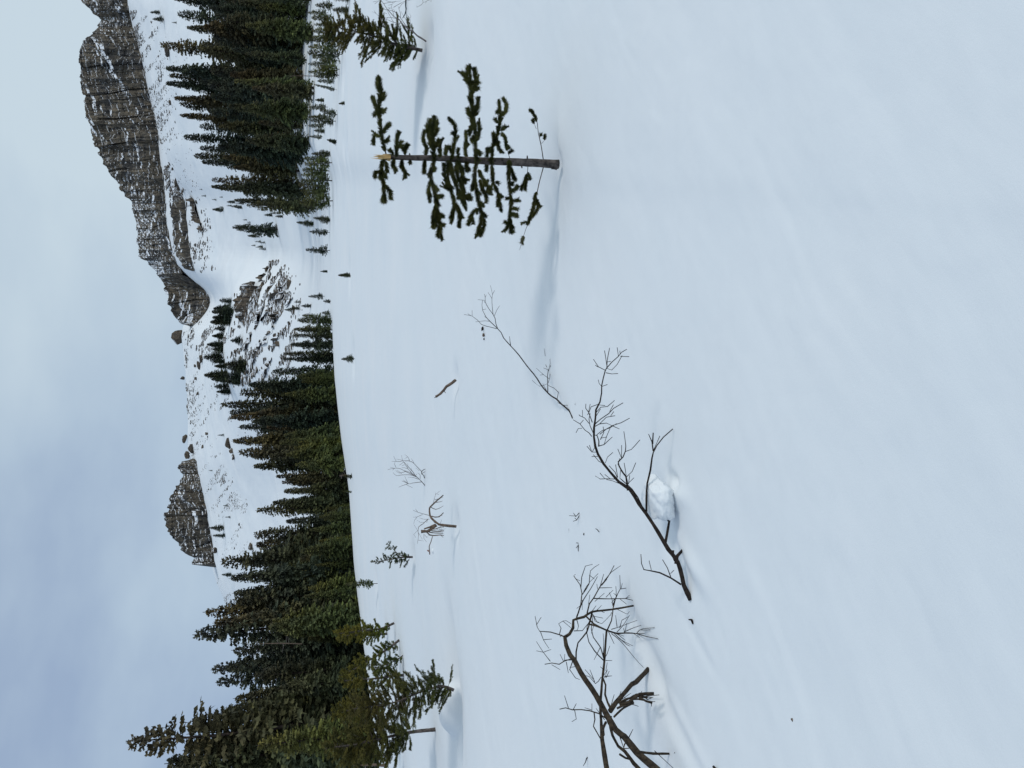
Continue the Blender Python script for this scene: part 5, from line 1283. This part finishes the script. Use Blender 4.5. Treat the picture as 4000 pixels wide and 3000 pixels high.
# leaning fir by the frame edge
fir("leaning_fir", "bushy brown-green fir leaning over, with grey bare twigs at its foot",
    [(1650, 197), (1606, 188), (1574, 180), (1542, 172), (1519, 163), (1495, 152), (1463, 142), (1420, 130), (1370, 118), (1320, 108), (1262, 100)],
    (1646, 197), 13, lambda f: 150 * (.55 + .9 * f - 1.2 * f * f), 150, (1.1, 1.08, .78), 31, start=.05, updir=.12, dense_needle=900, ln=.024, wd=.0045)
SCL[0] = 6.32
T8 = S(1400, 0, 6.32)
dead("bare_shrub", "grey leafless sapling with a dark butt reaching from the snow beside the leaning fir", "shrub", T8, [(1668, 163)], [
 [(1675,1025),(1550,930),(1450,870),(1340,780),(1270,730),(1130,640),(1060,570),(1020,490),(32,16)],[(1020,490),(880,420),(800,320),(700,210),(620,90),(550,10),(480,-60),(15,6)],
 [(1030,510),(870,440),(740,430),(560,460),9],[(1060,570),(870,550),(800,430),(740,330),(700,240),(560,240),10],[(860,550),(700,480),(560,450),8],[(1250,720),(1150,600),(1040,450),(900,290),(720,240),14],[(1040,450),(1040,340),(1000,220),(980,150),9],[(1000,210),(1070,100),(1160,40),9],
 [(870,180),(1000,100),(1150,30),(1300,0),9],[(880,400),(850,280),(820,190),(830,110),(930,20),9],[(720,240),(800,190),6],[(620,90),(780,60),(900,40),(1060,20),8],[(850,60),(700,20),(640,-40),7],[(1280,600),(1180,480),(1120,400),(1050,280),9],[(1280,700),(1280,600),(1270,440),(1200,370),10],[(1275,440),(1300,400),(1250,330),6],
 [(700,640),(590,570),(540,450),(430,330),(340,290),9],[(430,330),(390,260),6],[(860,550),(830,640),6],[(700,480),(620,540),6],[(690,480),(700,560),(680,610),6],[(800,200),(720,190),6],[(830,110),(730,130),6],[(900,290),(860,220),6],[(400,100),(520,10),7],[(360,50),(540,10),7],[(740,430),(680,470),6],[(700,340),(600,290),(580,280),7],[(1340,780),(1350,680),12],[(1530,920),(1480,900),8],[(560,240),(510,240),8],[(690,250),(590,180),6]],
 M_TWIGG, .15, seed=9, parts_w=14)
SCL[0] = 6.32
dead("bare_shrub", "twig ends reaching in from the frame edge above the near snow", "shrub", T8, [(1700, 0)], [
 [(1600,-60),(1590,0),(1600,50),(1560,110),(1440,180),(10,6)],[(1790,-20),(1700,20),(1600,70),8],[(1790,40),(1800,0),6],[(1680,40),(1650,80),6],[(1450,160),(1435,140),5]], M_TWIGG, .1, seed=10, parts_w=14)
SCL[0] = 6.32
dead("dark_stick", "dark teal-black split stick jutting in from the frame edge beside the leaning fir", "stick", T8, [(1592, 0), (1592, 60)], [
 [(1170,-160),(1175,0),(1178,120),(1178,220),(30,26)],[(1178,220),(1140,360),(1090,450),(20,12)],[(1180,220),(1186,340),(1188,450),(18,8)]], M_TEAL, .03, seed=11, parts_w=10)
# near young firs at the lower-left of the upright scene
fir("young_fir", "nearest young fir with an arched stem bending over the snow lump",
    [(1772, 2696), (1745, 2684), (1715, 2680), (1690, 2688), (1650, 2700), (1600, 2720), (1551, 2741), (1500, 2752), (1454, 2759), (1400, 2766), (1365, 2770)],
    (1770, 2694), 12, lambda f: 165 * (.5 + 1.0 * f - 1.25 * f * f), 150, (1.0, 1.0, .85), 41, start=.02, updir=.1, dense_needle=900, ln=.022, wd=.0042)
fir("young_fir", "young fir with a straight reddish-brown stem behind the snow lump",
    [(1700, 2850), (1620, 2858), (1545, 2872), (1472, 2889), (1400, 2905), (1330, 2915), (1270, 2925)],
    (1702, 2850), 15, lambda f: 190 * (.3 + 1.3 * f - 1.4 * f * f), 150, (1.05, 1.1, .85), 42, start=.22, updir=.1, dense_needle=800, ln=.026, wd=.0050)
fir("young_fir", "sparse young fir in two plumes standing alone on the open snow",
    [(1612, 2176), (1590, 2176), (1560, 2178), (1535, 2184), (1500, 2190), (1451, 2197)],
    (1611, 2176), 9, lambda f: 46 * (1.0 - .75 * f), 42, (.8, .9, 1.0), 43, start=.05, updir=.1, dense_needle=900, ln=.022, wd=.0042)
fir("young_fir", "short side plume sapling sharing its foot with the sparse two-plume fir",
    [(1600, 2174), (1568, 2170), (1545, 2155), (1530, 2138), (1511, 2122)],
    (1611, 2174), 5, lambda f: 22 if f > .4 else 8, 18, (.9, 1.0, 1.0), 44, start=.35, updir=.1, dense_needle=900, ln=.022, wd=.0042)
GF = "young firs in front of the round-crag stand"
for i, (path, ct, wb, ln_, nb_, c_, lab) in enumerate([
  ([(1540, 2434), (1490, 2455), (1430, 2462), (1370, 2470), (1310, 2475)], (1541, 2434), 10, 75, 40, (1.6, 1.6, .85), "yellow-green young fir with a slanting stem, first of the near row"),
  ([(1512, 2476), (1450, 2478), (1380, 2480), (1320, 2485)], (1513, 2476), 9, 70, 36, (1.3, 1.35, .85), "young fir with a short upright stem next to the slanting one"),
  ([(1560, 2500), (1500, 2545), (1440, 2580), (1390, 2610), (1330, 2640)], (1562, 2499), 10, 70, 40, (1.4, 1.45, .85), "strongly leaning young fir in the middle of the near row"),
  ([(1578, 2637), (1530, 2642), (1470, 2650), (1400, 2655), (1330, 2660)], (1579, 2637), 11, 85, 44, (1.4, 1.4, .85), "young fir with a thick reddish stem closest to the arched fir"),
  ([(1575, 2560), (1545, 2580), (1500, 2600), (1450, 2610)], (1576, 2558), 5, 60, 26, (1.0, 1.1, .9), "low feathery fir between the leaning one and the thick-stemmed one"),
  ([(1500, 2760), (1430, 2770), (1370, 2775), (1300, 2780)], (1560, 2765), 8, 95, 44, (1.4, 1.4, .85), "olive fir standing behind the arched fir"),
  ([(1520, 2955), (1450, 2945), (1380, 2940), (1300, 2935)], (1580, 2955), 8, 95, 44, (1.1, 1.15, .9), "dark olive fir near the frame edge behind the reddish-brown stem"),
 ]):
    fir("young_fir", lab, path, ct, wb, (lambda L0: (lambda f: L0 * (.35 + 1.2 * f - 1.3 * f * f)))(ln_), int(nb_ * 2.2), c_, 60 + i, start=.07, updir=.12, dense_needle=420, ln=.036, wd=.0085, group=GF)
print("objects", len(bpy.data.objects))
